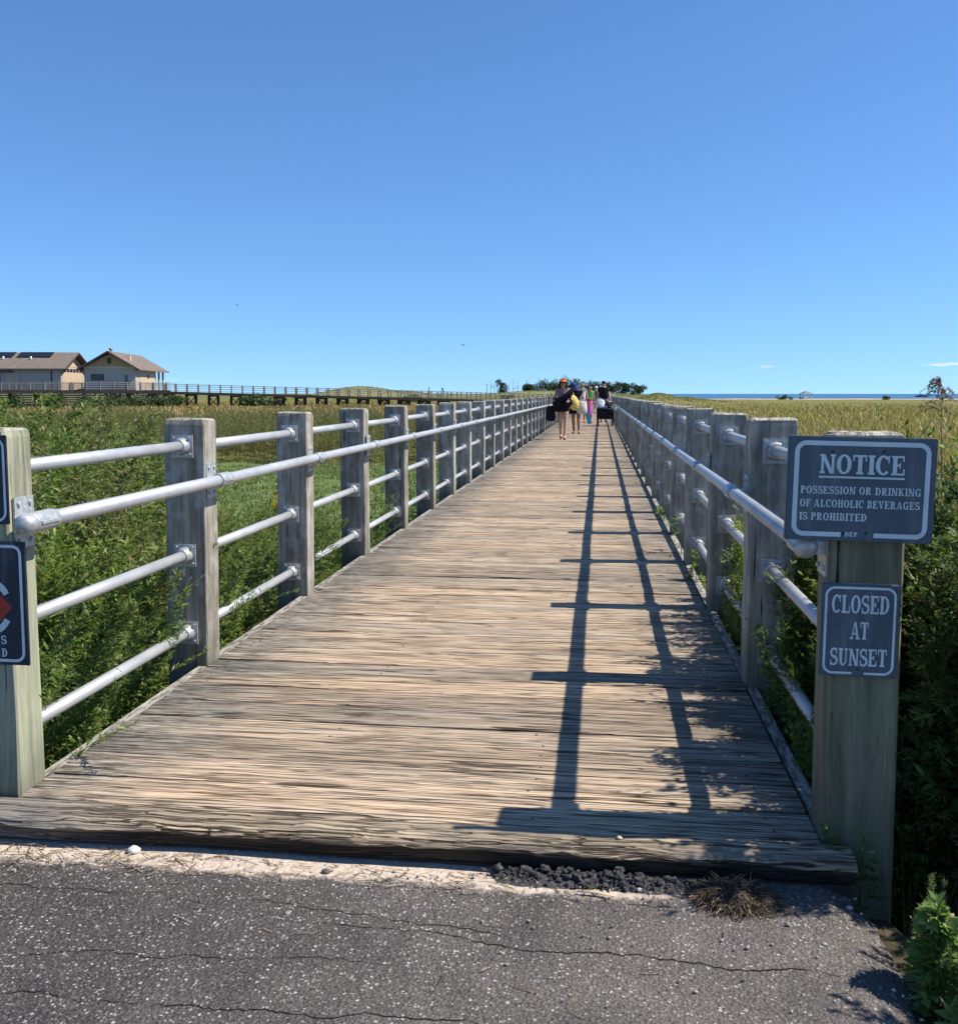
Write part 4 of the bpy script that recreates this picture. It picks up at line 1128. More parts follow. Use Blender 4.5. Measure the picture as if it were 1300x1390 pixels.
plant('mugwort_plant', 'low sunlit mugwort at the very bottom of the right corner', 'plant', (.80, 2.04, -.24), .27, mMUGF, 120, .09, (.0, -.1))
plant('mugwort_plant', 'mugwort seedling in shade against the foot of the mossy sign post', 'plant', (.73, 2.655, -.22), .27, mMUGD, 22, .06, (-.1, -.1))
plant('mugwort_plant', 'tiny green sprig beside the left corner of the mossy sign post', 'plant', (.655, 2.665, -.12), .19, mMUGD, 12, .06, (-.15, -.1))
plant('mugwort_plant', 'green sprig at the far left in front of the green treated post', 'plant', (-1.985, 2.60, -.2), .46, mMUGF, 60, .08, (.16, -.05))
plant('weed_sprig', 'bright sprig growing through the right railing low between far posts', 'plant', (.66, 9.6, -.18), .34, mMUGF, 50, .09, (-.35, 0))
plant('grass_tuft', 'upright green grass tuft poking between right posts at board level', 'plant', (.65, 7.6, -.15), .55, mMUGF, 26, .2, (-.1, 0), lobes=1, lobew=.09, start=.02, spikes=False)
plant('weed_sprig', 'rounded leafy sprig at the foot of a right post below the pipes', 'plant', (.665, 6.5, -.2), .40, mMUG, 60, .08, (-.12, 0))
plant('tall_mugwort', 'single tall mugwort stalk rising beside the right edge of the large sign', 'plant', (1.06, 3.05, -.7), 1.84, mMUG, 150, .075, (-.02, 0))
plant('tall_mugwort', 'slender mugwort stalk with drooping tip behind the large sign', 'plant', (1.19, 3.3, -.7), 1.92, mMUG, 120, .075, (.03, 0))
# goldenrod
g = empty('goldenrod_plant', (-2.12, 6.62, -.6)); tag(g, 'goldenrod with yellow flower sprays behind the left railing pipes', 'plant')
V = mug_template(RNG, 1., 70, .1, 3, False, .005, .05, .05)
for k in range(3):
    a = np.array([RNG.uniform(-.16, .16), RNG.uniform(-.16, .16), 0]); obj('stem', quads_mesh('stem', V*np.array([1, 1, 1.05 + .08*k]) + a, mMUG), g)
    Qf = []
    for j in range(9):
        az = RNG.uniform(0, 2*PI); p0 = a + np.array([0, 0, 1.0 + .08*k]) + np.array([0, 0, RNG.uniform(-.17, .02)])
        m = 26; u = np.sort(RNG.uniform(0, 1, m)); Ls = RNG.uniform(.07, .16)
        bb = p0 + np.stack([np.cos(az)*u*Ls, np.sin(az)*u*Ls, u*Ls*.6 - u**2*Ls*.45], -1) + RNG.normal(0, .006, (m, 3))
        dd = RNG.normal(0, 1, (m, 3)) + np.array([0, 0, .8]); Qf.append(rhombs(bb, dd, np.full(m, .022), np.full(m, .014), RNG.uniform(-1, 1, m)))
    obj('flower_spray', quads_mesh('flower_spray', np.concatenate(Qf), mGOLD), g)
# reed with plume at the right edge
g = empty('reed', (3.10, 9.2, -.7)); tag(g, 'tall common reed with a brownish drooping plume at the right edge', 'reed')
b = MB(); b.tube([(0, 0, 0), (.02, 0, .8), (.0, 0, 1.5), (-.03, 0, 2.05)], [.007, .006, .005, .003], 6); b.build('stalk', mSTALK, g)
n = 16; zz = RNG.uniform(.2, 1.5, n); azr = RNG.uniform(0, 6.3, n)
PB = np.zeros((n, 5, 2, 3))
for k, t in enumerate(np.linspace(0, 1, 5)):
    Lr = .55
    cx_ = np.cos(azr)*Lr*t*.8; cy_ = np.sin(azr)*Lr*t*.8; cz_ = zz + Lr*(t*.75 - .7*t*t)
    wv = .022*np.sin(PI*np.clip(t*.9 + .12, 0, 1))
    for s_, sg in ((0, -1), (1, 1)): PB[:, k, s_] = np.stack([cx_ - np.sin(azr)*sg*wv/2, cy_ + np.cos(azr)*sg*wv/2, cz_], -1)
obj('leaf_blades', strips_mesh('leaf_blades', PB, mREEDL), g)
Qf = []
for j in range(46):
    t = RNG.uniform(0, 1); p0 = np.array([-.02 - .01*t, 0, 1.72 + .36*t]); az = RNG.normal(PI, 1.3); Ls = RNG.uniform(.16, .34)*(1.15 - .7*t)
    m = 30; u = RNG.uniform(0, 1, m)
    bb = p0 + np.stack([np.cos(az)*u*Ls*.75, np.sin(az)*u*Ls*.75, u*Ls*.75 - u**2*Ls*.75], -1) + RNG.normal(0, .003, (m, 3))
    dd = np.stack([np.full(m, math.cos(az)), np.full(m, math.sin(az)), .4 - 1.3*u], -1) + RNG.normal(0, .35, (m, 3))
    Qf.append(rhombs(bb, dd, np.full(m, .034), np.full(m, .0075), RNG.uniform(-1, 1, m)))
obj('plume', quads_mesh('plume', np.concatenate(Qf), mPLUME), g)

# --- small things on the asphalt
def strands(n, rad, hgt_, c, w, rng=RNG, flatn=.5, curl=.8):
    P = np.zeros((n, 6, 2, 3)); a = rng.uniform(0, 6.3, n); r = rad*np.sqrt(rng.random(n)); p = np.stack([np.cos(a)*r, np.sin(a)*r*.75, hgt_*rng.random(n)*np.sqrt(np.maximum(0, 1 - (r/rad)**2))], -1)
    d = rng.normal(0, 1, (n, 3))*np.array([1, 1, flatn]); d /= np.linalg.norm(d, axis=1, keepdims=True)
    Ls = rng.uniform(.3, 1.1, n)*rad
    for k in range(6):
        t = k/5. - .5
        q = p + d*(Ls*t)[:, None]; q[:, 2] += -curl*(Ls*t*t) + .004
        rn = np.linalg.norm(q*np.array([1, 1.2, 1.6]), axis=1)
        q[:, 2] = np.maximum(q[:, 2], .002)
        sd_ = np.cross(d, rng.normal(0, 1, (1, 3))); sd_ /= np.linalg.norm(sd_, axis=1, keepdims=True)
        for s_, sg in ((0, -1), (1, 1)): P[:, k, s_] = q + sd_*sg*w/2
    return P + np.array(c)
mTUFT = mat_leaf('dead_grass_strands', (.035, .026, .018), (.15, .108, .07), (.27, .2, .13), .12, .1)
o = obj('dry_grass_clump', strips_mesh('dry_grass_clump', strands(1700, .10, .034, (0, 0, 0), .0019, RNG, .14, .25), mTUFT), None, (.372, 2.50, ztop + .002)); tag(o, 'clump of dead brown grass against the edge board on the asphalt', 'grass clump')
# straw, needles and grit along the edge board
PP = []
for (n, x0, x1, y0, y1) in ((170, -2.0, -1.05, 2.43, 2.555), (60, -1.05, -.3, 2.44, 2.54), (26, -.3, .6, 2.42, 2.53), (30, -1.9, .6, 1.9, 2.4)):
    X = RNG.uniform(x0, x1, n); Y = RNG.uniform(y0, y1, n); a = RNG.normal(0, .5, n) + np.where(RNG.random(n) < .2, 1.2, 0); Ls = RNG.uniform(.015, .085, n)
    P = np.zeros((n, 4, 2, 3)); cv = RNG.normal(0, .15, n)
    for k in range(4):
        t = k/3. - .5
        for s_, sg in ((0, -1), (1, 1)):
            P[:, k, s_] = np.stack([X + np.cos(a)*Ls*t - np.sin(a)*(sg*.0013 + cv*Ls*t*t), Y + np.sin(a)*Ls*t + np.cos(a)*(sg*.0013 + cv*Ls*t*t), ztop + .006 + .004*RNG.random(n) + 0*X], -1)
    PP.append(P)
tag(obj('straw_debris', strips_mesh('straw_debris', np.concatenate(PP), mSTRAW)), 'straw and pine needles blown along the edge board', kind='stuff')
mGRIT = simple('grit', (.30, .28, .26), .8, .3, 0, .6, 40.)
b = MB()
for k in range(420):
    x = random.uniform(-2., .7); y = 2.56 - abs(random.gauss(0, .06)) - .01
    if random.random() < .35: y = random.uniform(1.95, 2.5)
    r = random.uniform(.0018, .0045) if random.random() < .93 else random.uniform(.005, .008)
    b.ball((x, y, ztop + r*.5), (r*random.uniform(.8, 1.4), r, r*.7), 6, 4, .2)
tag(b.build('gravel_grit', mGRIT, fix=False), 'loose grit on the asphalt', kind='stuff')
for (x, y, r, col, lab) in ((-1.335, 2.545, .016, (.58, .56, .52), 'white stone lying against the edge board near the left post'), (-.745, 2.5, .010, (.10, .09, .08), 'dark pebble on the sand beside the edge board'), (.068, 2.63, .006, (.6, .5, .35), 'tiny pale pebble on top of the edge board')):
    b = MB(); b.ball((0, 0, 0), (r*1.3, r, r*.75), 10, 7, .12); o = b.build('stone', simple('stone_surface', col, .8, .3, 0, .3, 40), None, (x, y, (ztop + r*.6) if y < 2.6 else .003)); tag(o, lab, 'stone')
b = MB(); b.tube([(-.05, 0, 0), (0, .003, .001), (.045, -.002, 0)], [.0035, .0045, .003], 6, flat=.5); o = b.build('wood_splinter', simple('pale_splinter', (.55, .40, .22), .8), None, (.005, 2.475, ztop + .006), (0, 0, -.12)); tag(o, 'pale wood splinter on the sand strip in front of the edge board', 'splinter')
b = MB(); b.tube([(-.02, 0, 0), (.03, 0, 0)], [.003, .002], 6, flat=.6); o = b.build('wood_splinter', simple('brown_splinter', (.30, .16, .07), .8), None, (-1.18, 2.505, ztop + .006), (0, 0, -.7)); tag(o, 'brown wood chip on the sand near the white stone', 'splinter')
# broken lip of old asphalt along the edge board
b = MB(); vs = []; fs = []; nl = 40
for i in range(nl + 1):
    t = i/nl; x = -.28 + .57*t; env = math.sin(PI*t)**.4 if 0 < t < 1 else 0
    for y, z in ((2.575, .018), (2.56, .022), (2.535, .012), (2.505, .001)): vs.append((x, y - .006*math.sin(9*t)*env, ztop + z*env - .004 + random.uniform(-.003, .003)*env))
for i in range(nl):
    for r in range(3): fs.append((i*4+r, i*4+r+1, (i+1)*4+r+1, (i+1)*4+r))
b.add(vs, fs)
for k in range(300):
    t = random.random(); x = -.28 + .57*t + random.gauss(0, .03); env = math.sin(PI*t)**.4; u = random.random()**1.2
    r = (.003 + .009*random.random()**2.2)*(1.1 - .5*u)
    b.ball((x, 2.562 - .058*u*env + random.uniform(-.004, .004), ztop + (.026*(1 - u)*env + .002)*random.uniform(.7, 1.1)), (r*random.uniform(.8, 1.5), r, r*random.uniform(.6, 1.)), 6, 4, .35)
    for q in range(24): b.sm[-1-q] = False
mLIP = Mat('broken_asphalt'); p_ = mLIP.pos(); f_ = mLIP.noise(p_, 90., 5, .7)
mLIPm = mLIP.done(mLIP.mix(mLIP.ramp(f_, [(.4, 0.), (.75, 1.)]), (.028, .027, .028), (.13, .125, .12)), .85, mLIP.bump(f_, .006, 1.), .3)
tag(b.build('asphalt_lip', mLIPm), 'crumbled dark asphalt ridge along the front of the edge board', 'asphalt ridge')

# ------------------------------------------------------------------ far walkway on trestles
WA = at_d(214, 142.5, 0); WB = at_d(758, 150.5, 0); WZ0, WZ1 = 1.62, .02
wv_ = (WB - WA); WL = wv_.length; ux = wv_.normalized(); uy = Vector((-ux.y, ux.x, 0))
def wz(s_):
    t = s_/WL; return WZ0 + (WZ1 - WZ0)*(t if t > 0 else 0)
def wp(s_, v, dz): return WA + ux*s_ + uy*v + Vector((0, 0, wz(s_) + dz))
root = empty('raised_walkway', (0, 0, 0)); tag(root, 'long raised timber walkway on trestle legs crossing the marsh to the pavilions', 'walkway')
b = MB()
def slab(b, s0, s1, v0, v1, d0, d1):
    vs = [wp(s0, v0, d0), wp(s1, v0, d0), wp(s1, v1, d0), wp(s0, v1, d0), wp(s0, v0, d1), wp(s1, v0, d1), wp(s1, v1, d1), wp(s0, v1, d1)]
    b.add(vs, [(0,3,2,1),(4,5,6,7),(0,1,5,4),(1,2,6,5),(2,3,7,6),(3,0,4,7)])
sx_ = np.linspace(-34, WL, 40)
for a, c in zip(sx_, sx_[1:]): slab(b, a, c, -1.35, 1.35, -.38, 0)
b.build('deck', mTIMBER, root)
for v in (-1.3, 1.3):
    b = MB(); s_ = -34.
    while s_ < WL: slab(b, s_ - .09, s_ + .09, v - .07, v + .07, 0, 1.1); s_ += 1.52
    for z in (.16, .48, .78, 1.04):
        for a, c in zip(sx_, sx_[1:]): slab(b, a, c, v - .03, v + .03, z - .03, z + .03)
    b.build('railing', mRAILG, root)
s_ = 1.5; 
while s_ < WL - 7:
    b = MB(); z0 = wz(s_) - .38
    for dx in (-.62, .62):
        for v in (-1.0, 1.0):
            p = wp(s_ + dx, v, -.38); b.box((p.x - .14, p.y - .14, GZ - .2), (p.x + .14, p.y + .14, p.z))
    hgt2 = z0 - GZ
    pm0, pm1 = wp(s_ - .8, 1.1, -.42), wp(s_ + .8, 1.1, -.42); b.tube([pm0, pm1], .12, 4)
    if hgt2 > .6:
        for v in (-1.0,):
            p0 = wp(s_ - .62, v - .17, 0); p1 = wp(s_ + .62, v - .17, 0)
            for (za, zb) in ((GZ + .1, z0 - .15), (z0 - .15, GZ + .1)): b.tube([(p0.x, p0.y, za), (p1.x, p1.y, zb)], .075, 4)
            pm0, pm1 = wp(s_ - .75, v - .1, -.45), wp(s_ + .75, v - .1, -.45); b.tube([pm0, pm1], .12, 4)
    b.build('trestle', mTIMBER, root); s_ += 3.05

# ------------------------------------------------------------------ pavilions
def mat_roof():
    M = Mat('brown_shingle_roof'); o = M.obj()
    st_ = M.noise(M.map(o, (1.5, 1.5, 9)), 1., 4, .6); f_ = M.noise(o, 5., 5, .7)
    c = M.mix(M.ramp(st_, [(.35, 0.), (.65, 1.)]), (.14, .10, .076), (.24, .18, .135)); c = M.mix(.3, c, M.ramp(f_, [(.3, .08), (.7, .24)]))
    return M.done(c, .9, M.bump(st_, .04, .6), .1)
def mat_siding(name, c0, c1):
    M = Mat(name); o = M.obj(); x, y, z = M.xyz(o)
    w_ = M.math('FRACT', M.math('MULTIPLY', z, 5.)); f_ = M.noise(o, 1.2, 4)
    c = M.mix(f_, c0, c1); c = M.mix(M.math('MULTIPLY', M.ramp(w_, [(.0, 1.), (.12, 0.)]), .5), c, tuple(k*.5 for k in c0))
    return M.done(c, .75, M.bump(w_, .02, .5), .2)
mROOF = mat_roof(); mSID = mat_siding('tan_siding', (.50, .38, .27), (.60, .47, .34)); mSIDG = mat_siding('grey_siding', (.42, .37, .32), (.52, .46, .40))
mTRIM = simple('pale_trim', (.62, .52, .40), .7); mDARKT = simple('dark_brown_trim', (.09, .06, .045), .7); mGLASS = simple('dark_window_glass', (.03, .035, .045), .15, .5)
mSOLAR = simple('solar_glass', (.010, .012, .018), .45, .4); mDOOR = simple('grey_door', (.20, .18, .17), .6); mWHITEP = simple('white_paint', (.75, .75, .73), .6)
mSOLF = simple('panel_frame', (.45, .46, .47), .4, .5, .4)

def local(root, x, y, z): return (x, y, z)
# B: the right pavilion, gable towards the camera. local: +x right along the gable, +y away
PB0 = at_d(115.5, 141., 0); PB1 = at_d(178, 141.8, 0); gB = (PB1 - PB0).length
angB = math.atan2(PB1.y - PB0.y, PB1.x - PB0.x) + math.radians(-23.5)
zB = 1.72
root = empty('beach_pavilion', (PB0.x, PB0.y, zB), angB); tag(root, 'tan pavilion with its gable facing the boardwalk and an open porch on its right', 'pavilion')
gB = 6.75; wallH = 3.15; ridge = 5.15; LB = 11.; LP = 17.
b = MB(); b.prism([(0, 0), (gB, 0), (gB, wallH), (gB/2, ridge - .25), (0, wallH)], 0, LB); b.build('wall', mSIDG, root)
b = MB(); b.prism([(.3, wallH + .06), (gB - .3, wallH + .06), (gB/2, ridge - .38)], -.05, -.004); b.build('gable_cladding', mat_siding('orange_brown_siding', (.40, .26, .15), (.52, .35, .21)), root)
ov = .75; th = .16
b = MB()
slope = (ridge - wallH)/(gB/2)
for sg in (0, 1):
    xe = -ov if sg == 0 else gB + ov; ze = wallH - ov*slope; xr = gB/2
    b.prism([(xe, ze), (xr, ridge), (xr, ridge + th), (xe, ze + th)] if sg == 0 else [(xr, ridge), (xe, ze), (xe, ze + th), (xr, ridge + th)], -.9, LP)
roof = b.build('roof', mROOF, root)
b = MB()
for sg in (0, 1):
    xe = -ov if sg == 0 else gB + ov; ze = wallH - ov*slope
    b.prism([(xe, ze - .06), (gB/2, ridge - .06), (gB/2, ridge + th - .02), (xe, ze + th - .02)][::1 if sg == 0 else -1], -.97, -.905)
b.build('barge_board', mDARKT, roof)
b = MB(); b.tube([(gB/2 - .1, 1.2, ridge), (gB/2 - .1, 1.2, ridge + .5)], .2, 8); b.ball((gB/2 - .1, 1.2, ridge + .5), (.32, .32, .16), 8, 5); b.build('roof_vent', simple('vent_metal', (.3, .28, .26), .5, .4, .4), roof)
b = MB(); b.box((gB*.72, 3, ridge - 1.05), (gB*.72 + .5, 3.5, ridge - .35)); b.build('roof_vent', mTRIM, roof)
b = MB(); b.box((gB/2 - .28, -.08, ridge - 1.55), (gB/2 + .28, -.051, ridge - .8)); b.build('louvre', mDARKT, root)
w = MB(); w.box((.9, -.06, 1.35), (2.6, -.002, 2.2)); wo = w.build('window', mDARKT, root); w = MB(); w.box((1.0, -.075, 1.43), (2.5, -.062, 2.12)); w.build('pane', mGLASS, wo)
b = MB(); b.box((5.3, -.06, 0), (5.75, -.002, 2.1)); b.build('door', mDOOR, root)
b = MB(); b.box((-.03, -.03, wallH - .12), (gB + .03, -.003, wallH + .04)); b.build('belt_trim', mTRIM, root)
for y in (11.5, 14., 16.6):
    for x in (.15, gB - .15):
        b = MB(); b.box((x - .13, y - .13, -1.8), (x + .13, y + .13, wallH)); b.build('porch_post', mTRIM, root)
b = MB(); b.box((gB + .002, 2.2, .1), (gB + .05, 10.4, 2.9)); b.build('shutter_door', mSID, root)
b = MB(); b.box((gB + .055, 6.3, 1.7), (gB + .09, 7.2, 2.2)); b.build('wall_sign', mDARKT, root)
# A: the left pavilion, long side towards the camera
PA = at_d(84, 143., 0); PA2 = at_d(116.5, 150.5, 0); angA = math.atan2(PA2.y - PA.y, PA2.x - PA.x) - PI/2
root = empty('beach_pavilion', (PA.x, PA.y, zB), angA); tag(root, 'tan pavilion with solar panels on its long roof at the left edge', 'pavilion')
gA = (PA2 - PA).length; LA = 24.; ridgeA = 5.15
b = MB(); M90 = Matrix.Rotation(PI/2, 4, 'Z')
b.prism([(0, 0), (gA, 0), (gA, wallH), (gA/2, ridgeA - .25), (0, wallH)], 0, LA, M90); b.build('wall', mSIDG, root)
slopeA = (ridgeA - wallH)/(gA/2)
b = MB()
for sg in (0, 1):
    xe = -ov if sg == 0 else gA + ov; ze = wallH - ov*slopeA; xr = gA/2
    b.prism([(xe, ze), (xr, ridgeA), (xr, ridgeA + th), (xe, ze + th)] if sg == 0 else [(xr, ridgeA), (xe, ze), (xe, ze + th), (xr, ridgeA + th)], -.9, LA, M90)
roof = b.build('roof', mROOF, root)
b = MB()
for sg in (0, 1):
    xe = -ov if sg == 0 else gA + ov; ze = wallH - ov*slopeA
    b.prism([(xe, ze - .06), (gA/2, ridgeA - .06), (gA/2, ridgeA + th - .02), (xe, ze + th - .02)][::1 if sg == 0 else -1], -.97, -.905, M90)
b.build('barge_board', mDARKT, roof)
def roofpt(u, v, lift): # u along the building to the left, v up the camera-side slope 0..1
    return Vector((-u, v*gA/2, wallH + v*(gA/2)*slopeA + th + lift))
for (u0, u1) in ((2.4, 7.0), (7.7, 12.6)):
    b = MB(); vs = [roofpt(u0, .58, .05), roofpt(u1, .58, .05), roofpt(u1, .93, .05), roofpt(u0, .93, .05)]; vs2 = [v + Vector((0, 0, .12)) for v in vs]
    b.add(vs + vs2, [(0,3,2,1),(4,5,6,7),(0,1,5,4),(1,2,6,5),(2,3,7,6),(3,0,4,7)]); po = b.build('solar_panel', mSOLAR, roof)
for u in (4.8, 8.6, 11.4): b = MB(); p = roofpt(u, .45, -.05); b.tube([p, p + Vector((0, 0, .5))], .12, 6); b.build('roof_vent', mWHITEP, roof)
for (u0, u1, z0, z1, nm, mt) in ((1.2, 1.35, 0, 3., 'downpipe', mDARKT), (8.2, 10.6, 0, 2.3, 'door', mDOOR), (8.6, 9.6, 1.1, 2.1, 'window', mGLASS), (5.6, 7.4, .1, 2.4, 'door', mSID), (13.0, 13.2, 0, 3., 'downpipe', mDARKT), (16., 18.5, .1, 2.4, 'door', mSID)):
    b = MB(); b.box((-u1, -.08 if nm != 'window' else -.12, z0), (-u0, -.003 if nm != 'window' else -.085, z1)); b.build(nm, mt, root)
b = MB(); b.box((-6.5, -.5, 2.45), (-11, -.003, 2.62)); b.build('awning', mDARKT, root)
b = MB(); b.box((.004, .5, 0), (.03, gA - .5, wallH - .6)); b.box((.004, .3, wallH - .2), (.03, gA - .3, wallH + .05))
b.prism([(.6, wallH + .1), (gA - .6, wallH + .1), (gA/2, ridgeA - .4)], -.03, -.004, M90); b.build('gable_cladding', mSID, root)
for k in range(6):
    yy = .9 + k*(gA - 1.8)/6.; b = MB(); b.box((.035, yy, wallH - .62), (.07, yy + .75, wallH - .18)); b.build('window', mGLASS, root)
# the deck both pavilions stand on
root = empty('pavilion_deck', (0, 0, 0)); tag(root, 'timber deck on piles carrying both pavilions', 'deck')
d0 = at_d(-60, 139., zB); d1 = at_d(232, 139., zB); ud = (d1 - d0).normalized(); vd = Vector((-ud.y, ud.x, 0)); Ld = (d1 - d0).length
b = MB(); P4 = [d0, d1, d1 + vd*24, d0 + vd*24]
b.add([p - Vector((0, 0, .45)) for p in P4] + [p - Vector((0, 0, .004)) for p in P4], [(0,3,2,1),(4,5,6,7),(0,1,5,4),(1,2,6,5),(2,3,7,6),(3,0,4,7)]); b.build('platform', mTIMBER, root)
s_ = .2
while s_ < Ld:
    for v in (.4, 6., 12.): p = d0 + ud*s_ + vd*v; b = MB(); b.box((p.x - .15, p.y - .15, GZ - .2), (p.x + .15, p.y + .15, zB - .45)); b.build('pile', mTIMBER, root)
    s_ += 3.
b = MB()
for z in np.arange(GZ + .15, zB - .5, .30): q0, q1 = d0 + vd*.9, d1 + vd*.9; b.add([q0 + Vector((0, 0, z - zB)), q1 + Vector((0, 0, z - zB)), q1 + Vector((0, 0, z - zB + .2)), q0 + Vector((0, 0, z - zB + .2)), q0 + vd*.05 + Vector((0, 0, z - zB)), q1 + vd*.05 + Vector((0, 0, z - zB)), q1 + vd*.05 + Vector((0, 0, z - zB + .2)), q0 + vd*.05 + Vector((0, 0, z - zB + .2))], [(0,1,2,3),(5,4,7,6),(3,2,6,7),(0,4,5,1),(0,3,7,4),(1,5,6,2)])
b.build('slatted_skirt', simple('grey_slats', (.13, .13, .135), .85), root)
b = MB(); s_ = .1
while s_ < Ld: p = d0 + ud*s_ + vd*.1; b.box((p.x - .09, p.y - .07, zB), (p.x + .09, p.y + .07, zB + 1.08)); s_ += 1.7
for z in (.2, .5, .8, 1.04): b.tube([d0 + vd*.1 + Vector((0, 0, z)), d1 + vd*.1 + Vector((0, 0, z))], .04, 6)
b.build('railing', mRAILG, root)

# ------------------------------------------------------------------ trees and shrubs far off
def crown_mesh(name, rx, rz, n, ls, rng, mat, clumps=9, flat=.8):
    c = rng.normal(0, .5, (clumps, 3))*np.array([rx, rx, rz]); c[:, 2] *= flat
    k = rng.integers(0, clumps, n)
    dirs = rng.normal(0, 1, (n, 3)); dirs /= np.linalg.norm(dirs, axis=1, keepdims=True)
    p = c[k] + dirs*(rng.random(n)**.4)[:, None]*np.array([rx, rx, rz])*.42
    d = dirs + rng.normal(0, .5, (n, 3)); L = rng.uniform(.6, 1.3, n)*ls
    return quads_mesh(name, rhombs(p, d, L, L*.6, rng.uniform(-1.5, 1.5, n)), mat)
def trunk_mesh(h, r, limbs, rng, mat, lean=.05):
    b = MB(); ax = rng.normal(0, lean, 2)
    pt = lambda t: Vector((ax[0]*h*t, ax[1]*h*t, h*t))
    b.tube([pt(0), pt(.35), pt(.7), pt(1)], [r, r*.8, r*.5, r*.2], 6)
    for _ in range(limbs):
        t = rng.uniform(.45, .95); a = rng.uniform(0, 2*PI); L = h*rng.uniform(.12, .3)
        b.tube([pt(t), pt(t) + Vector((math.cos(a)*L*.6, math.sin(a)*L*.6, L*.4)), pt(t) + Vector((math.cos(a)*L, math.sin(a)*L, L*.9))], [r*.35, r*.2, r*.08], 5)
    return b.mesh('trunk', mat)
# px, top y of the photo, width px, distance
PINES = [(682, 518.5, 8, 352, 'lone small round headed pine among bare dead trunks on the dune'), (721, 519.5, 13, 348, 'rounded dark pine at the left end of the far pine row'), (713, 523, 7, 345, 'low dark bush like pine left of the pine row'),
         (736, 517.5, 14, 366, 'dark pine standing left above the visor woman'), (747, 516, 13, 372, 'tall dark pine just left of the visor woman'), (757, 516.5, 13, 369, 'dark pine directly behind the visor woman'), (768, 515.2, 14, 376, 'tallest dark pine right of the visor woman'), (778, 516, 14, 371, 'dark pine above the bag carriers'), (788, 517.8, 13, 366, 'dark pine behind the person in the white tank top'),
         (801, 518, 13, 372, 'dark pine left of the man with the cart'), (811, 517, 12, 368, 'dark pine partly behind the black shirted man'), (828, 520.5, 12, 356, 'dark pine right beside the black shirted man'), (838, 518, 10, 364, 'taller thin pine right of the black shirted man'), (847, 520.5, 10, 354, 'small pine in the right half of the pine row'), (857, 521, 12, 358, 'spreading pine near the right end of the row'), (867, 522.5, 9, 350, 'last drooping pine at the right end of the row')]
for i, (px, ty, wpx, D, lab) in enumerate(PINES):
    p = at_d(px, D, 0); gz = float(ground_z(np.array(p.x), np.array(p.y))); top = H + (534.5 - ty)/1300.*D
    h = top - gz + .3; r = RNG; rx = wpx/1300.*D*.74; rz = max(1.0, h*.42)
    root = empty('pine_tree', (p.x, p.y, gz - .3)); tag(root, lab, 'tree', 'pines on the far dune')
    obj('trunk', trunk_mesh(h*.9, .17, 4, r, mBARK), root)
    obj('crown', crown_mesh('crown', rx, rz*1.0, 1300, .5, r, mPINE, 14), root, (0, 0, h - rz*.98))
DEAD = [(661, 519, 350), (666, 517.5, 356), (671, 518.5, 352), (675.5, 517, 360), (690, 519, 354), (696, 516.5, 358), (703, 519.5, 352), (714.5, 516, 362)]
for i, (px, ty, D) in enumerate(DEAD):
    p = at_d(px, D, 0); gz = float(ground_z(np.array(p.x), np.array(p.y))); h = H + (534.5 - ty)/1300.*D - gz
    o = obj('dead_tree', trunk_mesh(h, .11, 7, RNG, mDEADW, .03), None, (p.x, p.y, gz - .1))
    tag(o, 'thin bare dead tree trunk on the skyline beside the far pines', 'dead tree', 'bare trunks on the far dune')
SHR = [(344, 137, 2.3, 1.5, 'dark round shrub beneath the raised walkway'), (560, 205, 2.6, 1.5, 'small dark shrub on the skyline left of the two far walkers'), (147, 128, 2.8, 1.6, 'dark spreading shrub below the gabled pavilion'), (75, 132, 1.3, 1.7, 'narrow shrub in front of the long pavilion deck'), (113, 132, 1.1, 1.4, 'small shrub between the two pavilions'), (20, 128, 1.5, 1.3, 'low shrub below the left end of the pavilion deck'), (205, 132, 3.0, 1.5, 'wide shrub under the porch of the gabled pavilion'), (232, 134, 2.4, 1.2, 'low shrub where the walkway leaves the pavilions'), (690, 300, 1.6, .9, 'tiny dark bush on the dune below the bare trunks'), (370, 150, 1.8, .9, 'low shrub behind the trestle legs'), (1064, 330, 1.6, 1.3, 'tiny shrub on the far shore left of the water view'), (1203, 345, 1.5, 1.0, 'tiny shrub on the sand strip below the water')]
for (px, D, rx, hz, lab) in SHR:
    p = at_d(px, D, 0); gz = float(ground_z(np.array(p.x), np.array(p.y)))
    root = empty('shrub', (p.x, p.y, gz)); tag(root, lab, 'shrub')
    obj('trunk', trunk_mesh(hz*.8, .06, 6, RNG, mBARK, .1), root)
    obj('foliage', crown_mesh('foliage', rx, hz*.75, 1100, .24*math.sqrt(rx), RNG, mSHRUB, 12), root, (0, 0, hz*.52))

# shore shelter and boat
p = at_d(1093, 372, -.75); root = empty('beach_shelter', tuple(p), .3); tag(root, 'small grey roofed shelter on the shore in front of the water', 'shelter')
mGRN = simple('pale_green_paint', (.35, .55, .45), .6)
b = MB()
b.add([(-2, -2, 2.0), (2, -2, 2.0), (2, 2, 2.0), (-2, 2, 2.0), (0, 0, 3.1)], [(0,1,4),(1,2,4),(2,3,4),(3,0,4),(3,2,1,0)]); b.build('roof', simple('grey_roof', (.20, .20, .21), .8), root)
for sx in (-1.5, 1.5):
    for sy in (-1.5, 1.5): b = MB(); b.box((sx - .16, sy - .16, -.4), (sx + .16, sy + .16, 2.)); b.build('post', mGRN, root)
b = MB(); b.box((-1.3, -1.5, .0), (-.3, 1.4, 1.1)); b.build('bench_wall', mWHITEP, root)
p = at_d(1250, 900, -1.5); root = empty('motor_boat', tuple(p), .2); tag(root, 'tiny dark boat far out on the blue water at the right', 'boat')
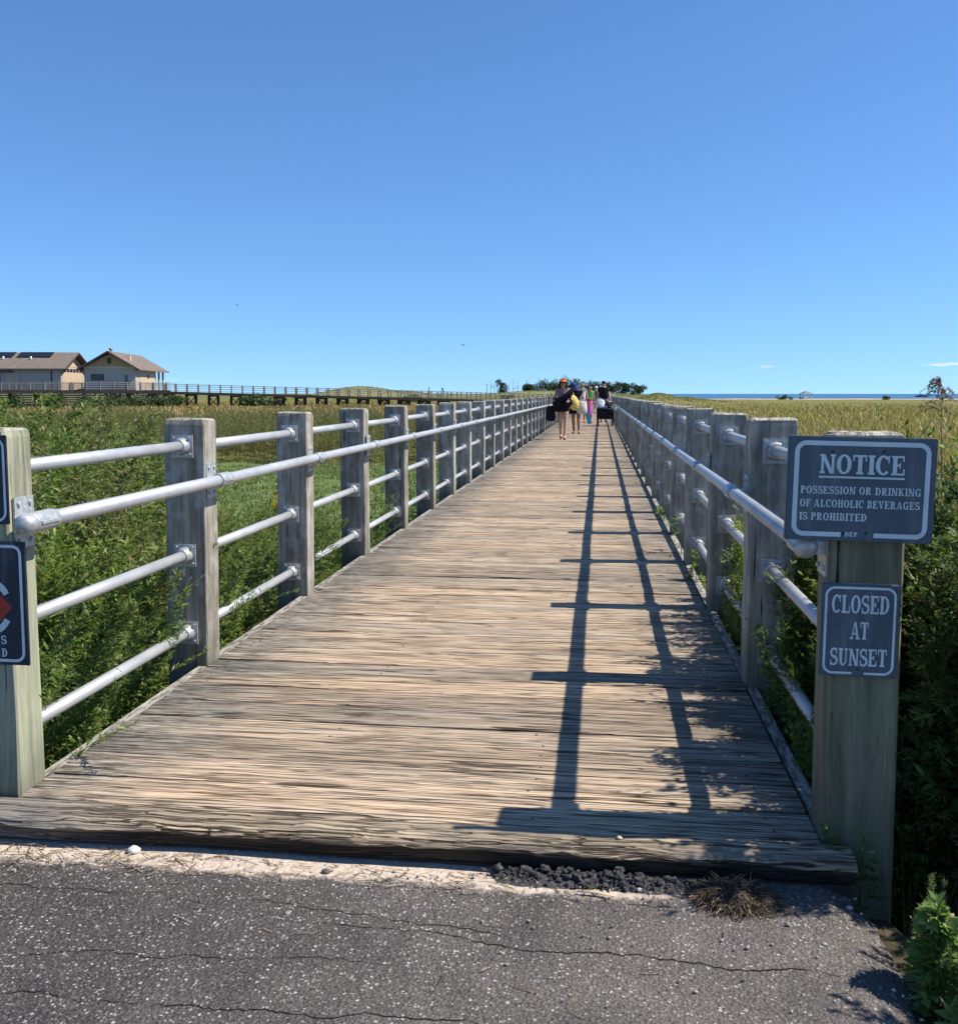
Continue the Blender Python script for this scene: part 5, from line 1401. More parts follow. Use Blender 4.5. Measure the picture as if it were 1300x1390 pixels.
b = MB(); b.add([(-4.5, -1.3, 0), (2.5, -1.3, 0), (5, 0, .2), (2.5, 1.3, 0), (-4.5, 1.3, 0), (-4.7, -1.6, 1.2), (2.8, -1.6, 1.3), (6, 0, 1.7), (2.8, 1.6, 1.3), (-4.7, 1.6, 1.2)], [(0,1,6,5),(1,2,7,6),(2,3,8,7),(3,4,9,8),(4,0,5,9),(5,6,7,8,9),(4,3,2,1,0)]); b.build('hull', simple('dark_hull', (.05, .06, .09), .5), root)
b = MB(); b.box((-2, -1, 1.2), (1.2, 1, 2.6)); b.build('cabin', simple('cabin_paint', (.2, .22, .25), .5), root)

# ------------------------------------------------------------------ birds
mBIRD = simple('dark_feathers', (.025, .025, .03), .8)
def bird(px, py, D, size, rz, lab):
    d = ray(px, py); p = Vector((0, 0, H)) + d*D
    root = empty('bird', tuple(p), rz); tag(root, lab, 'bird', 'birds in the sky')
    b = MB()
    b.tube([(-.5*size, 0, 0), (-.32*size, 0, .01*size), (-.05*size, 0, 0), (.2*size, 0, .02*size), (.36*size, 0, .05*size), (.47*size, 0, .04*size)], [.05*size, .04*size, .09*size, .085*size, .05*size, .012*size], 8)
    for sg in (-1, 1):
        xs_ = [(.14, .0, .0, .16), (.18, .3, .10, .17), (.06, .62, .06, .12), (-.12, .9, .0, .03)]
        vs = []
        for (x, y, z, ch) in xs_: vs += [(x*size, sg*y*size, z*size + .01*size), ((x - ch*1.6)*size, sg*y*size, z*size), ((x - ch*.6)*size, sg*y*size, z*size - .012*size)]
        fs = []
        for k in range(3):
            for a, c in ((0, 1), (1, 2), (2, 0)): fs.append((k*3+a, k*3+c, k*3+3+c, k*3+3+a))
        b.add(vs, fs)
    b.build('body', mBIRD, root)
bird(628.5, 468.5, 60, .30, 2.9, 'small dark bird gliding in the sky above the walkers')
bird(322, 414, 90, .30, .3, 'faint tiny bird high in the sky at the left')
bird(1285, 389, 80, .20, 1.2, 'speck of a bird high in the sky at the right edge')

# ------------------------------------------------------------------ people
SKIN = {}
def skin_mat(name, col): return simple(name, col, .55, .35, 0, .06, 12)
mSK1 = skin_mat('fair_skin', (.50, .30, .21)); mSK2 = skin_mat('tanned_skin', (.30, .165, .105)); mSK3 = skin_mat('medium_skin', (.40, .235, .155))
def cloth(name, col, var=.15, sc=14): return simple(name, col, .85, .15, 0, var, sc, .006)
mBLK = cloth('black_cloth', (.013, .013, .016)); mNAVY = cloth('navy_cloth', (.008, .011, .024)); mNAVYH = cloth('blue_hat_cloth', (.02, .05, .13)); mORG = cloth('orange_visor', (.80, .16, .03))
mWHT = cloth('white_cloth', (.68, .68, .70)); mYEL = cloth('straw_yellow', (.70, .50, .14)); mPINK = cloth('pink_cloth', (.78, .17, .30)); mMAG = cloth('magenta_cloth', (.50, .14, .42))
mGRNC = cloth('green_cloth', (.12, .42, .08)); mGRYC = cloth('grey_plaid_cloth', (.13, .12, .14), .5, 40); mFLOR = cloth('floral_cloth', (.30, .17, .16), .7, 30); mBRN = cloth('brown_hair', (.05, .028, .016)); mBLHAIR = cloth('black_hair', (.012, .01, .009)); mSHOE = cloth('dark_sandal', (.05, .035, .03)); mTEAL = cloth('blue_striped_towel', (.10, .42, .62), .5, 30); mCREAM = cloth('cream_bag', (.62, .58, .5)); mPALEP = cloth('pale_pink_cloth', (.66, .42, .40))

def skinned(name, chain_pts, edges, radii, mat, parent, sub=2, extra=None):
    me = bpy.data.meshes.new(name + '_skel'); me.from_pydata([tuple(p) for p in chain_pts], edges, [])
    o = bpy.data.objects.new(name + '_skel', me); COL.objects.link(o)
    md = o.modifiers.new('Skin', 'SKIN'); md.use_smooth_shade = True
    lay = o.data.skin_vertices[0].data
    for i, r in enumerate(radii):
        rr_ = r if hasattr(r, '__len__') else (r, r)
        lay[i].radius = rr_
        lay[i].use_root = (i == 0)
    sb = o.modifiers.new('Sub', 'SUBSURF'); sb.levels = sub; sb.render_levels = sub
    dg = bpy.context.evaluated_depsgraph_get(); dg.update()
    m2 = bpy.data.meshes.new_from_object(o.evaluated_get(dg))
    bpy.data.objects.remove(o); bpy.data.meshes.remove(me)
    m2.name = name
    if extra:
        b = MB(); b.v = [tuple(v.co) for v in m2.vertices]; b.f = [list(p.vertices) for p in m2.polygons]; b.sm = [True]*len(b.f)
        extra(b); m2 = b.mesh(name)
    m2.materials.clear(); m2.materials.append(mat)
    m2.polygons.foreach_set('use_smooth', np.ones(len(m2.polygons), dtype=bool))
    return obj(name, m2, parent)

def person(label, loc, face, h, skin, pose=None, group=None, female=True):
    """face: rotation about z; local -y is forward. Returns root and joints (metres)."""
    s_ = h/1.70; J = {
        'pelvis': (0, 0, .93), 'waist': (0, 0, 1.06), 'chest': (0, 0, 1.27), 'neckb': (0, .01, 1.42), 'neck': (0, 0, 1.49), 'head': (0, -.015, 1.585), 'crown': (0, -.005, 1.665),
        'shL': (-.16, .01, 1.385), 'shR': (.16, .01, 1.385), 'elL': (-.215, .03, 1.11), 'elR': (.215, .03, 1.11), 'wrL': (-.225, -.06, .88), 'wrR': (.225, -.06, .88),
        'hipL': (-.085, 0, .87), 'hipR': (.085, 0, .87), 'knL': (-.09, -.03, .48), 'knR': (.09, .03, .48), 'anL': (-.09, -.02, .085), 'anR': (.09, .13, .10), 'toL': (-.10, -.16, .03), 'toR': (.10, -.0, .03)}
    if pose: J.update(pose)
    J = {k: Vector(v)*s_ for k, v in J.items()}
    root = empty('person', loc, face); tag(root, label, 'person', group)
    names = ['pelvis', 'waist', 'chest', 'neckb', 'neck', 'head', 'crown', 'shL', 'elL', 'wrL', 'shR', 'elR', 'wrR', 'hipL', 'knL', 'anL', 'toL', 'hipR', 'knR', 'anR', 'toR']
    w = .9 if female else 1.08
    rad = {'pelvis': (.145*w, .105*w), 'waist': (.12*w, .095*w), 'chest': (.145*w, .105*w), 'neckb': (.07, .06), 'neck': (.052*w, .052*w), 'head': (.102, .122), 'crown': (.078, .092), 'sh': .056*w, 'el': .042*w, 'wr': .028*w, 'hip': .098*w/.95, 'kn': .063*w/.95, 'an': .041, 'to': (.038, .026)}
    R_ = [rad.get(n, rad.get(n[:2], rad.get(n[:3]))) for n in names]
    R_ = [tuple(x*s_ for x in r) if hasattr(r, '__len__') else r*s_ for r in R_]
    ix = {n: i for i, n in enumerate(names)}
    E_ = [('pelvis', 'waist'), ('waist', 'chest'), ('chest', 'neckb'), ('neckb', 'neck'), ('neck', 'head'), ('head', 'crown'), ('neckb', 'shL'), ('shL', 'elL'), ('elL', 'wrL'), ('neckb', 'shR'), ('shR', 'elR'), ('elR', 'wrR'), ('pelvis', 'hipL'), ('hipL', 'knL'), ('knL', 'anL'), ('anL', 'toL'), ('pelvis', 'hipR'), ('hipR', 'knR'), ('knR', 'anR'), ('anR', 'toR')]
    def hands(b):
        for sd_ in 'LR':
            wr, el = J['wr' + sd_], J['el' + sd_]; d = (wr - el).normalized(); sx = -1 if sd_ == 'L' else 1
            side = d.cross(Vector((sx, 0, 0)));  side = side.normalized() if side.length > .05 else Vector((0, -1, 0))
            nrm = d.cross(side).normalized(); q = wr
            b.tube([q - d*.01, q + d*.03*s_, q + d*.085*s_], [.026*s_, .038*s_, .036*s_], 8, flat=.5, dome=(False, True))
            for k in range(4):
                o0 = q + d*.08*s_ + side*((k - 1.5)*.019*s_); Lf = (.062, .075, .07, .055)[k]*s_
                b.tube([o0, o0 + d*Lf*.5 + nrm*.004, o0 + d*Lf*.85 + nrm*.022*s_], [.0095*s_, .0085*s_, .006*s_], 6, dome=(False, True))
            o0 = q + d*.03*s_ + side*.034*s_; b.tube([o0, o0 + (d*.6 + side*.8).normalized()*.04*s_, o0 + (d*.9 + side*.6).normalized()*.065*s_], [.012*s_, .0105*s_, .007*s_], 6, dome=(False, True))
        hd = J['head']; f = Vector((0, -1, 0))
        b.tube([hd + Vector((0, -.096, .03))*s_, hd + Vector((0, -.128, -.012))*s_, hd + Vector((0, -.1, -.02))*s_], [.009*s_, .016*s_, .012*s_], 6)
        for sx in (-1, 1): b.ball(hd + Vector((sx*.083, .012, 0))*s_, (.012*s_, .022*s_, .032*s_), 6, 5)
    skinned('body', [J[n] for n in names], [(ix[a], ix[c]) for a, c in E_], R_, skin, root, 2, hands)
    b = MB()
    for sx in (-1, 1): b.ball(J['head'] + Vector((sx*.034, -.098, .014))*s_, (.017*s_, .012*s_, .011*s_), 8, 5)
    b.build('eyes', mBLHAIR, root)
    b = MB(); b.tube([J['head'] + Vector((-.026, -.098, -.05))*s_, J['head'] + Vector((0, -.106, -.051))*s_, J['head'] + Vector((.026, -.098, -.05))*s_], .008*s_, 6); b.build('mouth', simple('lips', (.35, .12, .1), .5), root)
    return root, J, s_
def garment(name, pts, edges, radii, mat, root): return skinned(name, pts, edges, radii, mat, root, 2)
def torso(root, J, s_, mat, name='top', low='waist', sleeves=0., slack=1.12, neck=True):
    P = [J['chest'], J['waist'], J['pelvis'] if low == 'pelvis' else (J['waist'] + J['pelvis'])/2, J['neckb'] - Vector((0, 0, .03))*s_]; E_ = [(0, 1), (1, 2), (0, 3)]
    R_ = [(.15*slack*s_, .112*slack*s_), (.125*slack*s_, .10*slack*s_), (.15*slack*s_, .112*slack*s_), (.085*slack*s_, .072*slack*s_)]
    if sleeves:
        for sd_ in 'LR':
            a, c = J['sh' + sd_], J['el' + sd_]; i = len(P); P += [a, a + (c - a)*sleeves]; E_ += [(3, i), (i, i+1)]; R_ += [(.068*slack*s_,)*2, (.06*slack*s_,)*2]
    return garment(name, P, E_, R_, mat, root)
def lathe_skirt(root, J, s_, mat, name, z0, z1, r0, r1, yb=.78):
    b = MB(); n = 22; rows = 7; vs = []; fs = []
    for i in range(rows):
        t = i/(rows-1); z = z0 + (z1 - z0)*t; r = r0 + (r1 - r0)*t**.8
        for k in range(n):
            a = 2*PI*k/n; rr_ = r*(1 + .07*t*math.sin(a*5 + 1.3*t)); vs.append((rr_*math.cos(a)*s_, rr_*yb*math.sin(a)*s_, (z + .012*t*math.sin(3*a))*s_))
    for i in range(rows-1):
        for k in range(n): fs.append((i*n+k, i*n+(k+1) % n, (i+1)*n+(k+1) % n, (i+1)*n+k))
    b.add(vs, fs, True); return b.build(name, mat, root, fix=True)
def shorts(root, J, s_, mat, t=.45, name='shorts'):
    P = [J['pelvis'] + Vector((0, 0, .03))*s_]; E_ = []; R_ = [(.158*s_, .122*s_)]
    for sd_ in 'LR':
        a, c = J['hip' + sd_], J['kn' + sd_]; i = len(P); P += [a, a + (c - a)*t]; E_ += [(0, i), (i, i+1)]; R_ += [(.108*s_, .108*s_), (.092*s_, .095*s_)]
    return garment(name, P, E_, R_, mat, root)
def hair(root, J, s_, mat, long=False):
    b = MB(); hd = J['head']; b.ball(hd + Vector((0, .038, .042))*s_, (.094*s_, .088*s_, .088*s_), 12, 8, .03)
    if long:
        b.tube([hd + Vector((0, .06, .0))*s_, hd + Vector((0, .10, -.12))*s_, hd + Vector((0, .09, -.25))*s_], [.075*s_, .07*s_, .03*s_], 10, dome=(False, True))
    if long:
        for sx in (-1, 1): b.tube([hd + Vector((sx*.07, .0, .05))*s_, hd + Vector((sx*.095, -.005, -.05))*s_, hd + Vector((sx*.09, -.03, -.17))*s_, hd + Vector((sx*.085, -.05, -.27))*s_], [.03*s_, .04*s_, .038*s_, .015*s_], 8, dome=(True, True))
    return b.build('hair', mat, root)
def shoes(root, J, s_, mat):
    for sd_ in 'LR':
        b = MB(); a, t = J['an' + sd_], J['to' + sd_]; b.tube([(a.x, a.y + .05*s_, a.z - .05*s_), (a.x, a.y, a.z - .045*s_), (t.x, t.y - .02*s_, t.z - .004)], [.036*s_, .042*s_, .04*s_], 8, flat=.55, dome=(True, True)); b.build('shoe', mat, root)
def sag_bag(name, lab, cat, loc, r, mat, rz=0, strap=None, matl=None):
    """soft tote: flattened oval section, wide rounded bottom, slack open top"""
    root = empty(name, loc, rz); tag(root, lab, cat)
    b = MB(); n = 20; vs = []; fs = []
    prof = [(.0, -1.), (.55, -.985), (.82, -.93), (.97, -.78), (1.03, -.5), (1.0, -.1), (.92, .3), (.84, .62), (.80, .82), (.74, .84), (.70, .6), (.6, .2), (0, .1)]
    m = len(prof) - 1
    for i, (rr_, zz) in enumerate(prof):
        for k in range(n):
            a = 2*PI*k/n; c_, s2 = math.cos(a), math.sin(a); e = .72
            j = 1 + .05*math.sin(3*a + 3*zz + r[0]*40) + random.uniform(-.025, .025)
            vs.append((r[0]*rr_*math.copysign(abs(c_)**e, c_)*j, r[1]*rr_*math.copysign(abs(s2)**e, s2)*j, r[2]*(zz + .09*math.sin(2*a + r[2]*30)*(zz > .3)*(1 if rr_ > .65 else 0))))
    for i in range(m):
        for k in range(n): fs.append((i*n+k, (i+1)*n+k, (i+1)*n+(k+1) % n, i*n+(k+1) % n))
    b.add(vs, fs, True); b.build('bag_body', mat, root)
    b = MB(); hz = strap or r[2]*.6
    b.tube([(-r[0]*.5, 0, r[2]*.72), (-r[0]*.34, 0, r[2]*.85 + hz*.8), (0, 0, r[2]*.85 + hz), (r[0]*.34, 0, r[2]*.85 + hz*.8), (r[0]*.5, 0, r[2]*.72)], .012, 6); b.build('handle', matl or mat, root)
    return root
def ground_at(px, py):
    d = ray(px, py); t = -H/d.z; return (d.x*t, d.y*t, 0)

# 1 woman with the orange visor
loc = ground_at(763.5, 596.5); s0 = 1.0
root, J, s_ = person('woman in orange visor and sunglasses walking forward with bare legs and dark towel', loc, .05, 1.66, mSK1,
    {'elR': (.24, .02, 1.13), 'wrR': (.16, -.22, 1.08), 'elL': (-.25, .03, 1.12), 'wrL': (-.12, -.22, 1.12), 'knL': (-.075, -.02, .48), 'anL': (-.05, .10, .12), 'toL': (-.05, -.02, .05), 'knR': (.075, -.05, .48), 'anR': (.05, -.10, .085), 'toR': (.05, -.24, .03)})
torso(root, J, s_, mFLOR, 'top', 'pelvis', .25); shorts(root, J, s_, mBLK, .36); hair(root, J, s_, mBRN, True); shoes(root, J, s_, mSHOE)
b = MB(); hd = J['head']
vs = []; n = 18
for i in range(n+1):
    a = PI*(1.05 + .9*i/n)
    for (rr_, zz) in ((.100, .062), (.104, .098)): vs.append((hd.x + rr_*math.cos(a)*s_, hd.y + rr_*1.12*math.sin(a)*s_, hd.z + zz*s_))
b.add(vs, [(2*i, 2*i+2, 2*i+3, 2*i+1) for i in range(n)], True)
vs = []
for i in range(n+1):
    a = PI*(1.05 + .9*i/n); e = math.sin(PI*i/n)
    vs += [(hd.x + .1*math.cos(a)*s_, hd.y + .112*math.sin(a)*s_, hd.z + .066*s_), (hd.x + (.1 + .03*e)*math.cos(a)*s_, hd.y + (.112 + .085*e)*math.sin(a)*s_, hd.z + (.066 - .028*e)*s_), (hd.x + (.1 + .03*e)*math.cos(a)*s_, hd.y + (.112 + .085*e)*math.sin(a)*s_, hd.z + (.058 - .028*e)*s_)]
b.add(vs, [(3*i, 3*i+3, 3*i+4, 3*i+1) for i in range(n)] + [(3*i+1, 3*i+4, 3*i+5, 3*i+2) for i in range(n)], True)
# band and top of the visor
b.ball(hd + Vector((0, .012, .062))*s_, (.103*s_, .116*s_, .052*s_), 14, 6)
b.build('visor', mORG, root)
b = MB(); b.tube([hd + Vector((-.088, -.07, .004))*s_, hd + Vector((-.045, -.114, -.004))*s_, hd + Vector((.045, -.114, -.004))*s_, hd + Vector((.088, -.07, .004))*s_], .014*s_, 6, flat=1.2); b.build('sunglasses', mBLK, root)
# her dark towel, draped over both forearms
wl = Vector(loc)
b = MB(); vs = []; fs = []; nu, nv = 15, 12
for i in range(nu):
    u = i/(nu-1)
    for j in range(nv):
        v = j/(nv-1); x = -.26 + .50*u + .03*math.sin(7*v + 2*u); z = 1.13 + .14*u - v*(.30 + .12*math.sin(2.6*u + .5)); yy = -.20 - .04*math.sin(9*u)*v - .02*math.cos(5*u + 3*v)
        vs.append((x, yy, z))
for i in range(nu-1):
    for j in range(nv-1): fs.append((i*nv+j, (i+1)*nv+j, (i+1)*nv+j+1, i*nv+j+1))
b.add(vs, fs, True); o = b.build('beach_towel', mBLK, None, loc, (0, 0, .05)); md = o.modifiers.new('thick', 'SOLIDIFY'); md.thickness = .03; tag(o, 'black towel held by the woman in the orange visor', 'towel')
sag_bag('shoulder_bag', 'black bag hanging at the side of the woman in the orange visor', 'bag', (wl.x - .33, wl.y - .02, .72), (.13, .10, .22), mBLK, .2, .35)

# 2 woman in the navy hat, looking down
loc = ground_at(781, 588.8)
root, J, s_ = person('woman in blue bucket hat with bowed head and navy cover up', loc, -.12, 1.62, mSK2,
    {'neck': (-.03, -.06, 1.46), 'head': (-.05, -.12, 1.53), 'crown': (-.06, -.15, 1.60), 'elR': (.26, .0, 1.14), 'wrR': (.20, -.2, .98), 'elL': (-.25, -.05, 1.16), 'wrL': (-.08, -.27, 1.10), 'knL': (-.08, -.02, .48), 'anL': (-.06, .02, .085), 'toL': (-.08, -.12, .03), 'knR': (.09, -.02, .48), 'anR': (.10, .05, .09), 'toR': (.12, -.09, .03)})
torso(root, J, s_, mNAVY, 'top', 'pelvis', .35, 1.15); lathe_skirt(root, J, s_, mNAVY, 'skirt', 1.06, .66, .15, .25); hair(root, J, s_, mBLHAIR); shoes(root, J, s_, mSHOE)
hd = J['head'] + Vector((-.01, -.02, .03))*s_
b = MB(); n = 20; vs = []; fs = []
prof = [(.0, .125), (.05, .123), (.092, .105), (.112, .055), (.118, .01), (.15, -.025), (.195, -.065)]
for (rr_, zz) in prof:
    for k in range(n): a = 2*PI*k/n; vs.append((rr_*math.cos(a)*s_, rr_*1.08*math.sin(a)*s_ , (zz + (rr_ > .14)*.012*math.sin(3*a))*s_))
for i in range(len(prof)-1):
    for k in range(n): fs.append((i*n+k, (i+1)*n+k, (i+1)*n+(k+1) % n, i*n+(k+1) % n))
Mh = Matrix.Translation(hd) @ Matrix.Rotation(.45, 4, 'X'); b.add([Mh @ Vector(v) for v in vs], fs, True)
o = b.build('hat', mNAVYH, root); md = o.modifiers.new('thick', 'SOLIDIFY'); md.thickness = .012
p2 = Vector(loc)
sb_ = empty('straw_bag', (p2.x - .06, p2.y - .62, .98), .1); tag(sb_, 'round yellow straw bag carried between the visor woman and the hat woman', 'bag')
b = MB(); b.ball((0, 0, 0), (.17, .12, .25), 14, 10, .03, Matrix.Rotation(-.35, 3, 'Y')); b.build('bag_body', mYEL, sb_)
b = MB(); b.tube([(-.12, 0, .2), (-.13, 0, .34), (-.04, 0, .38), (.02, 0, .22)], .012, 6); b.build('handle', mYEL, sb_)
b = MB(); b.tube([(-.24, -.25, 1.00), (-.12, -.29, 1.06), (.02, -.29, 1.15), (.14, -.28, 1.24), (.25, -.24, 1.34), (.31, -.2, 1.41)], [.05, .085, .10, .085, .09, .05], 12, dome=(True, True), flat=.75); o = b.build('rolled_towel', mNAVY, None, (wl.x, wl.y, 0)); tag(o, 'dark navy rolled towel carried diagonally across the front of the visor woman', 'towel')
sag_bag('beach_bag', 'cream white beach bag carried at the right of the hat woman', 'bag', (p2.x + .20, p2.y - .3, .84), (.155, .11, .22), mCREAM, .1, .16)
o = MB(); o.prism([(-.1, 0), (.04, -.02), (.14, -.34), (.0, -.36)], -.03, .03); ob = o.build('striped_towel', mTEAL, None, (p2.x + .37, p2.y + .2, .66)); tag(ob, 'light blue striped towel hanging low beside the child in pink', 'towel')

# 3 person in white tank top
loc = ground_at(789.5, 574); 
root, J, s_ = person('woman in white tank top with sunglasses walking behind the hat woman', (loc[0], loc[1], 0), 0, 1.74, mSK3, {'wrL': (-.12, -.25, 1.05), 'elL': (-.24, 0, 1.12)})
torso(root, J, s_, mWHT, 'top', 'pelvis', 0); shorts(root, J, s_, mBLK, .4); hair(root, J, s_, mBRN); shoes(root, J, s_, mSHOE)
b = MB(); hd = J['head']; b.tube([hd + Vector((-.088, -.07, .004))*s_, hd + Vector((-.045, -.114, -.004))*s_, hd + Vector((.045, -.114, -.004))*s_, hd + Vector((.088, -.07, .004))*s_], .013*s_, 6); b.build('sunglasses', mBLK, root)
# 4 child
loc = ground_at(799.5, 575.5)
root, J, s_ = person('small child in pink dress walking between the adults', loc, .1, 1.12, mSK3, {'head': (0, -.015, 1.56), 'crown': (0, 0, 1.66)})
torso(root, J, s_, mPINK, 'top', 'pelvis', .3, 1.25); lathe_skirt(root, J, s_, mMAG, 'skirt', 1.12, .62, .17, .24); hair(root, J, s_, mBRN, True); shoes(root, J, s_, mWHT)
# 5 person in green
loc = ground_at(800.5, 567)
root, J, s_ = person('person in green top walking behind the child in pink', loc, 0, 1.66, mSK3)
torso(root, J, s_, mGRNC, 'top', 'pelvis', .4); shorts(root, J, s_, mBLK, .5); hair(root, J, s_, mBRN); shoes(root, J, s_, mSHOE)
# 6 person in plaid, white hat
loc = ground_at(808.5, 562)
root, J, s_ = person('person in dark plaid clothes and white cap farther along the boardwalk', loc, PI, 1.70, mSK1)
torso(root, J, s_, mGRYC, 'top', 'pelvis', .5, 1.2); lathe_skirt(root, J, s_, mGRYC, 'skirt', 1.08, .6, .16, .22); shoes(root, J, s_, mSHOE)
b = MB(); hd = J['head']; b.ball(hd + Vector((0, .0, .05))*s_, (.108*s_, .12*s_, .085*s_), 12, 7); b.tube([hd + Vector((0, -.08, .04))*s_, hd + Vector((0, -.18, .02))*s_], [.075*s_, .06*s_], 10, flat=.15); b.build('cap', mWHT, root)
# 7 man in black
loc = ground_at(818.5, 573.2)
root, J, s_ = person('man in black t-shirt and dark cap seen from behind pulling a loaded cart', loc, PI, 1.80, mSK1, {'elL': (-.24, .06, 1.12), 'wrL': (-.27, .14, .92), 'elR': (.25, .0, 1.12), 'wrR': (.22, -.1, .95)}, None, False)
torso(root, J, s_, mBLK, 'tshirt', 'pelvis', .62, 1.42); shorts(root, J, s_, mBLK, .85); shoes(root, J, s_, mBLK)
b = MB(); hd = J['head']; b.ball(hd + Vector((0, .004, .045))*s_, (.100*s_, .115*s_, .085*s_), 12, 7); b.tube([hd + Vector((0, -.09, .035))*s_, hd + Vector((0, -.19, .02))*s_], [.07*s_, .06*s_], 10, flat=.15); b.build('cap', cloth('maroon_cap', (.05, .012, .018)), root)
mp = Vector(loc)
# the cart behind him
cl = ground_at(821, 578.2); root = empty('beach_cart', cl); tag(root, 'black folding beach cart loaded with bags, pulled by the man in black', 'cart')
b = MB(); b.add([(-.30, -.45, .30), (.30, -.45, .30), (.30, .45, .30), (-.30, .45, .30), (-.33, -.48, .66), (.33, -.48, .66), (.33, .48, .66), (-.33, .48, .66)], [(0,3,2,1),(0,1,5,4),(1,2,6,5),(2,3,7,6),(3,0,4,7)])
o = b.build('fabric_tub', mBLK, root); md = o.modifiers.new('thick', 'SOLIDIFY'); md.thickness = .02
mFR = simple('black_frame', (.03, .03, .033), .4, .5, .5); b = MB()
for (x, y) in ((-.33, -.48), (.33, -.48), (.33, .48), (-.33, .48)): b.tube([(x*.95, y*.95, .16), (x, y, .70)], .014, 6)
for a, c in (((-.33, -.48), (.33, -.48)), ((.33, -.48), (.33, .48)), ((.33, .48), (-.33, .48)), ((-.33, .48), (-.33, -.48))): b.tube([(*a, .67), (*c, .67)], .014, 6); b.tube([(a[0]*.95, a[1]*.95, .28), (c[0]*.95, c[1]*.95, .28)], .012, 6)
b.tube([(-.33, -.5, .30), (.33, -.5, .66)], .01, 6); b.tube([(.33, -.5, .30), (-.33, -.5, .66)], .01, 6)
b.build('frame', mFR, root)
mTY = simple('black_rubber', (.02, .02, .02), .7)
for (x, y) in ((-.27, -.38), (.27, -.38), (.27, .38), (-.27, .38)):
    b = MB(); pts = [(x, y + .11*math.cos(a), .125 + .11*math.sin(a)) for a in np.linspace(0, 2*PI, 19)]; b.tube(pts, .022, 8, cap=False); w_ = b.build('wheel', mTY, root); b = MB(); b.tube([(x - .03, y, .125), (x + .03, y, .125)], .07, 12); b.build('hub', mFR, w_)
b = MB(); b.tube([(0, .47, .32), (0, .7, .62), (0, .92, .84)], .012, 6); b.tube([(-.08, .92, .84), (.08, .92, .84)], .014, 6); b.build('handle', mFR, root)
sag_bag('white_bag', 'puffy white bag on the left of the beach cart load', 'bag', (cl[0] - .20, cl[1] - .22, .86), (.19, .17, .18), mWHT, 0, .05)
mBW = Mat('black_white_pattern'); v_ = mBW.vor(mBW.obj(), 7., out=1); mBWm = mBW.done(mBW.ramp(mBW.xyz(v_)[0], [(.5, .02), (.52, .62)], 'CONSTANT'), .8)
sag_bag('patterned_bag', 'black and white patterned bag on the right of the beach cart load', 'bag', (cl[0] + .16, cl[1] - .2, .80), (.20, .18, .17), mBWm, .4, .06)
sag_bag('cream_pouch', 'cream pouch hanging over the right end of the beach cart', 'bag', (cl[0] + .37, cl[1] - .3, .70), (.09, .08, .11), mCREAM, 0, .05)
# 8, 9 on the far walkway
def on_walk(px, v=0.):
    best = min(np.linspace(0, WL, 400), key=lambda s_: abs((lambda p: 650 + FPX*((p - Vector((0, 0, H))).dot(_R))/((p - Vector((0, 0, H))).dot(_F)))(wp(s_, v, .9)) - px)); return wp(best, v, 0)
root, J, s_ = person('person in pale pink walking on the far raised walkway', tuple(on_walk(583)), -1.4, 1.66, mSK1); torso(root, J, s_, mPALEP, 'top', 'pelvis', .4); shorts(root, J, s_, mPALEP, .5); hair(root, J, s_, mBLHAIR)
root, J, s_ = person('person with long dark hair leaning forward on the far raised walkway', tuple(on_walk(602)), -1.4, 1.72, mSK1, {'chest': (0, -.10, 1.25), 'neckb': (0, -.17, 1.38), 'neck': (0, -.2, 1.44), 'head': (0, -.24, 1.52), 'crown': (0, -.24, 1.6), 'shL': (-.16, -.15, 1.35), 'shR': (.16, -.15, 1.35), 'anR': (.09, .3, .12), 'toR': (.1, .2, .03), 'knR': (.09, .05, .5)}); torso(root, J, s_, mBLK, 'top', 'waist', .2); shorts(root, J, s_, mPALEP, .9); hair(root, J, s_, mBLHAIR, True)

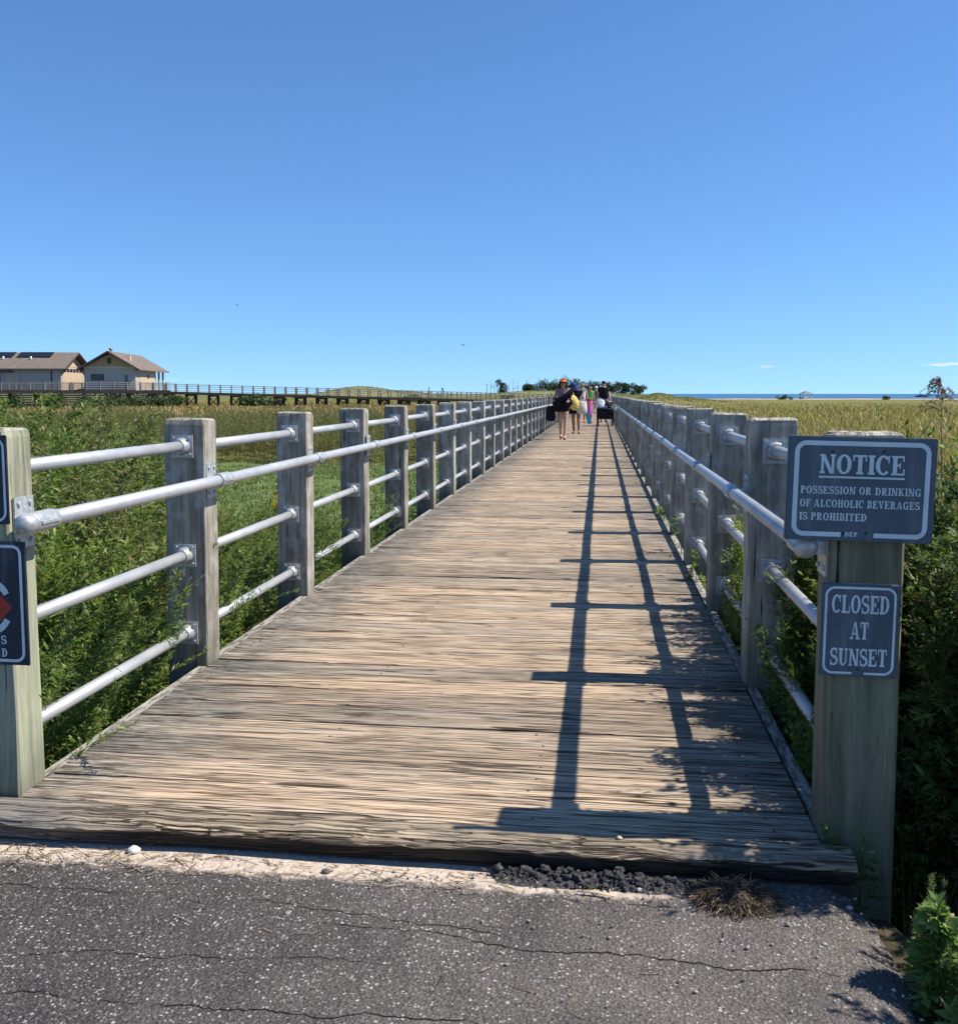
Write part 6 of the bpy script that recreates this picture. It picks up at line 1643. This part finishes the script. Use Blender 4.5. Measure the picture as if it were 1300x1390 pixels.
# ------------------------------------------------------------------ three wisps of cloud low in the sky (part of the sky itself)
sp = nt.nodes.new('ShaderNodeSeparateXYZ'); nt.links.new(tc.outputs['Generated'], sp.inputs[0])
def wm(op, a, b=None, clamp=False):
    nd = nt.nodes.new('ShaderNodeMath'); nd.operation = op; nd.use_clamp = clamp
    for i, v in enumerate((a, b)):
        if v is None: continue
        if isinstance(v, bpy.types.NodeSocket): nt.links.new(v, nd.inputs[i])
        else: nd.inputs[i].default_value = v
    return nd.outputs[0]
az_ = wm('ARCTAN2', sp.outputs[0], sp.outputs[1])
mp_ = nt.nodes.new('ShaderNodeMapping'); mp_.inputs['Scale'].default_value = (70, 70, 420); nt.links.new(tc.outputs['Generated'], mp_.inputs[0])
nz = nt.nodes.new('ShaderNodeTexNoise'); nz.inputs['Scale'].default_value = 1.; nz.inputs['Detail'].default_value = 5.; nt.links.new(mp_.outputs[0], nz.inputs['Vector'])
total = None
for (px, py, wd, ht, op) in ((1286, 494.5, 30, 3.2, .75), (1268, 492.5, 14, 2.2, .4), (1042, 498, 11, 2.2, .35), (238, 514.5, 10, 2.4, .4), (262, 517, 14, 1.6, .25)):
    d = ray(px, py).normalized(); a0 = math.atan2(d.x, d.y); e0 = d.z
    du = wm('DIVIDE', wm('SUBTRACT', az_, a0), wd/1300.); dv = wm('DIVIDE', wm('SUBTRACT', sp.outputs[2], e0), ht/1300.)
    r2 = wm('ADD', wm('MULTIPLY', du, du), wm('MULTIPLY', dv, dv))
    r2 = wm('ADD', r2, wm('MULTIPLY', wm('SUBTRACT', nz.outputs[0], .5), 4.6))
    mk = wm('MULTIPLY', wm('SUBTRACT', 1.0, r2), .8, True); mk = wm('MULTIPLY', mk, op)
    total = mk if total is None else wm('MAXIMUM', total, mk)
mxn = nt.nodes.new('ShaderNodeMix'); mxn.data_type = 'RGBA'; nt.links.new(total, mxn.inputs[0]); nt.links.new(gr.outputs[2], mxn.inputs[6]); mxn.inputs[7].default_value = (6.4, 6.8, 7.3, 1)
nt.links.new(mxn.outputs[2], bg.inputs['Color'])
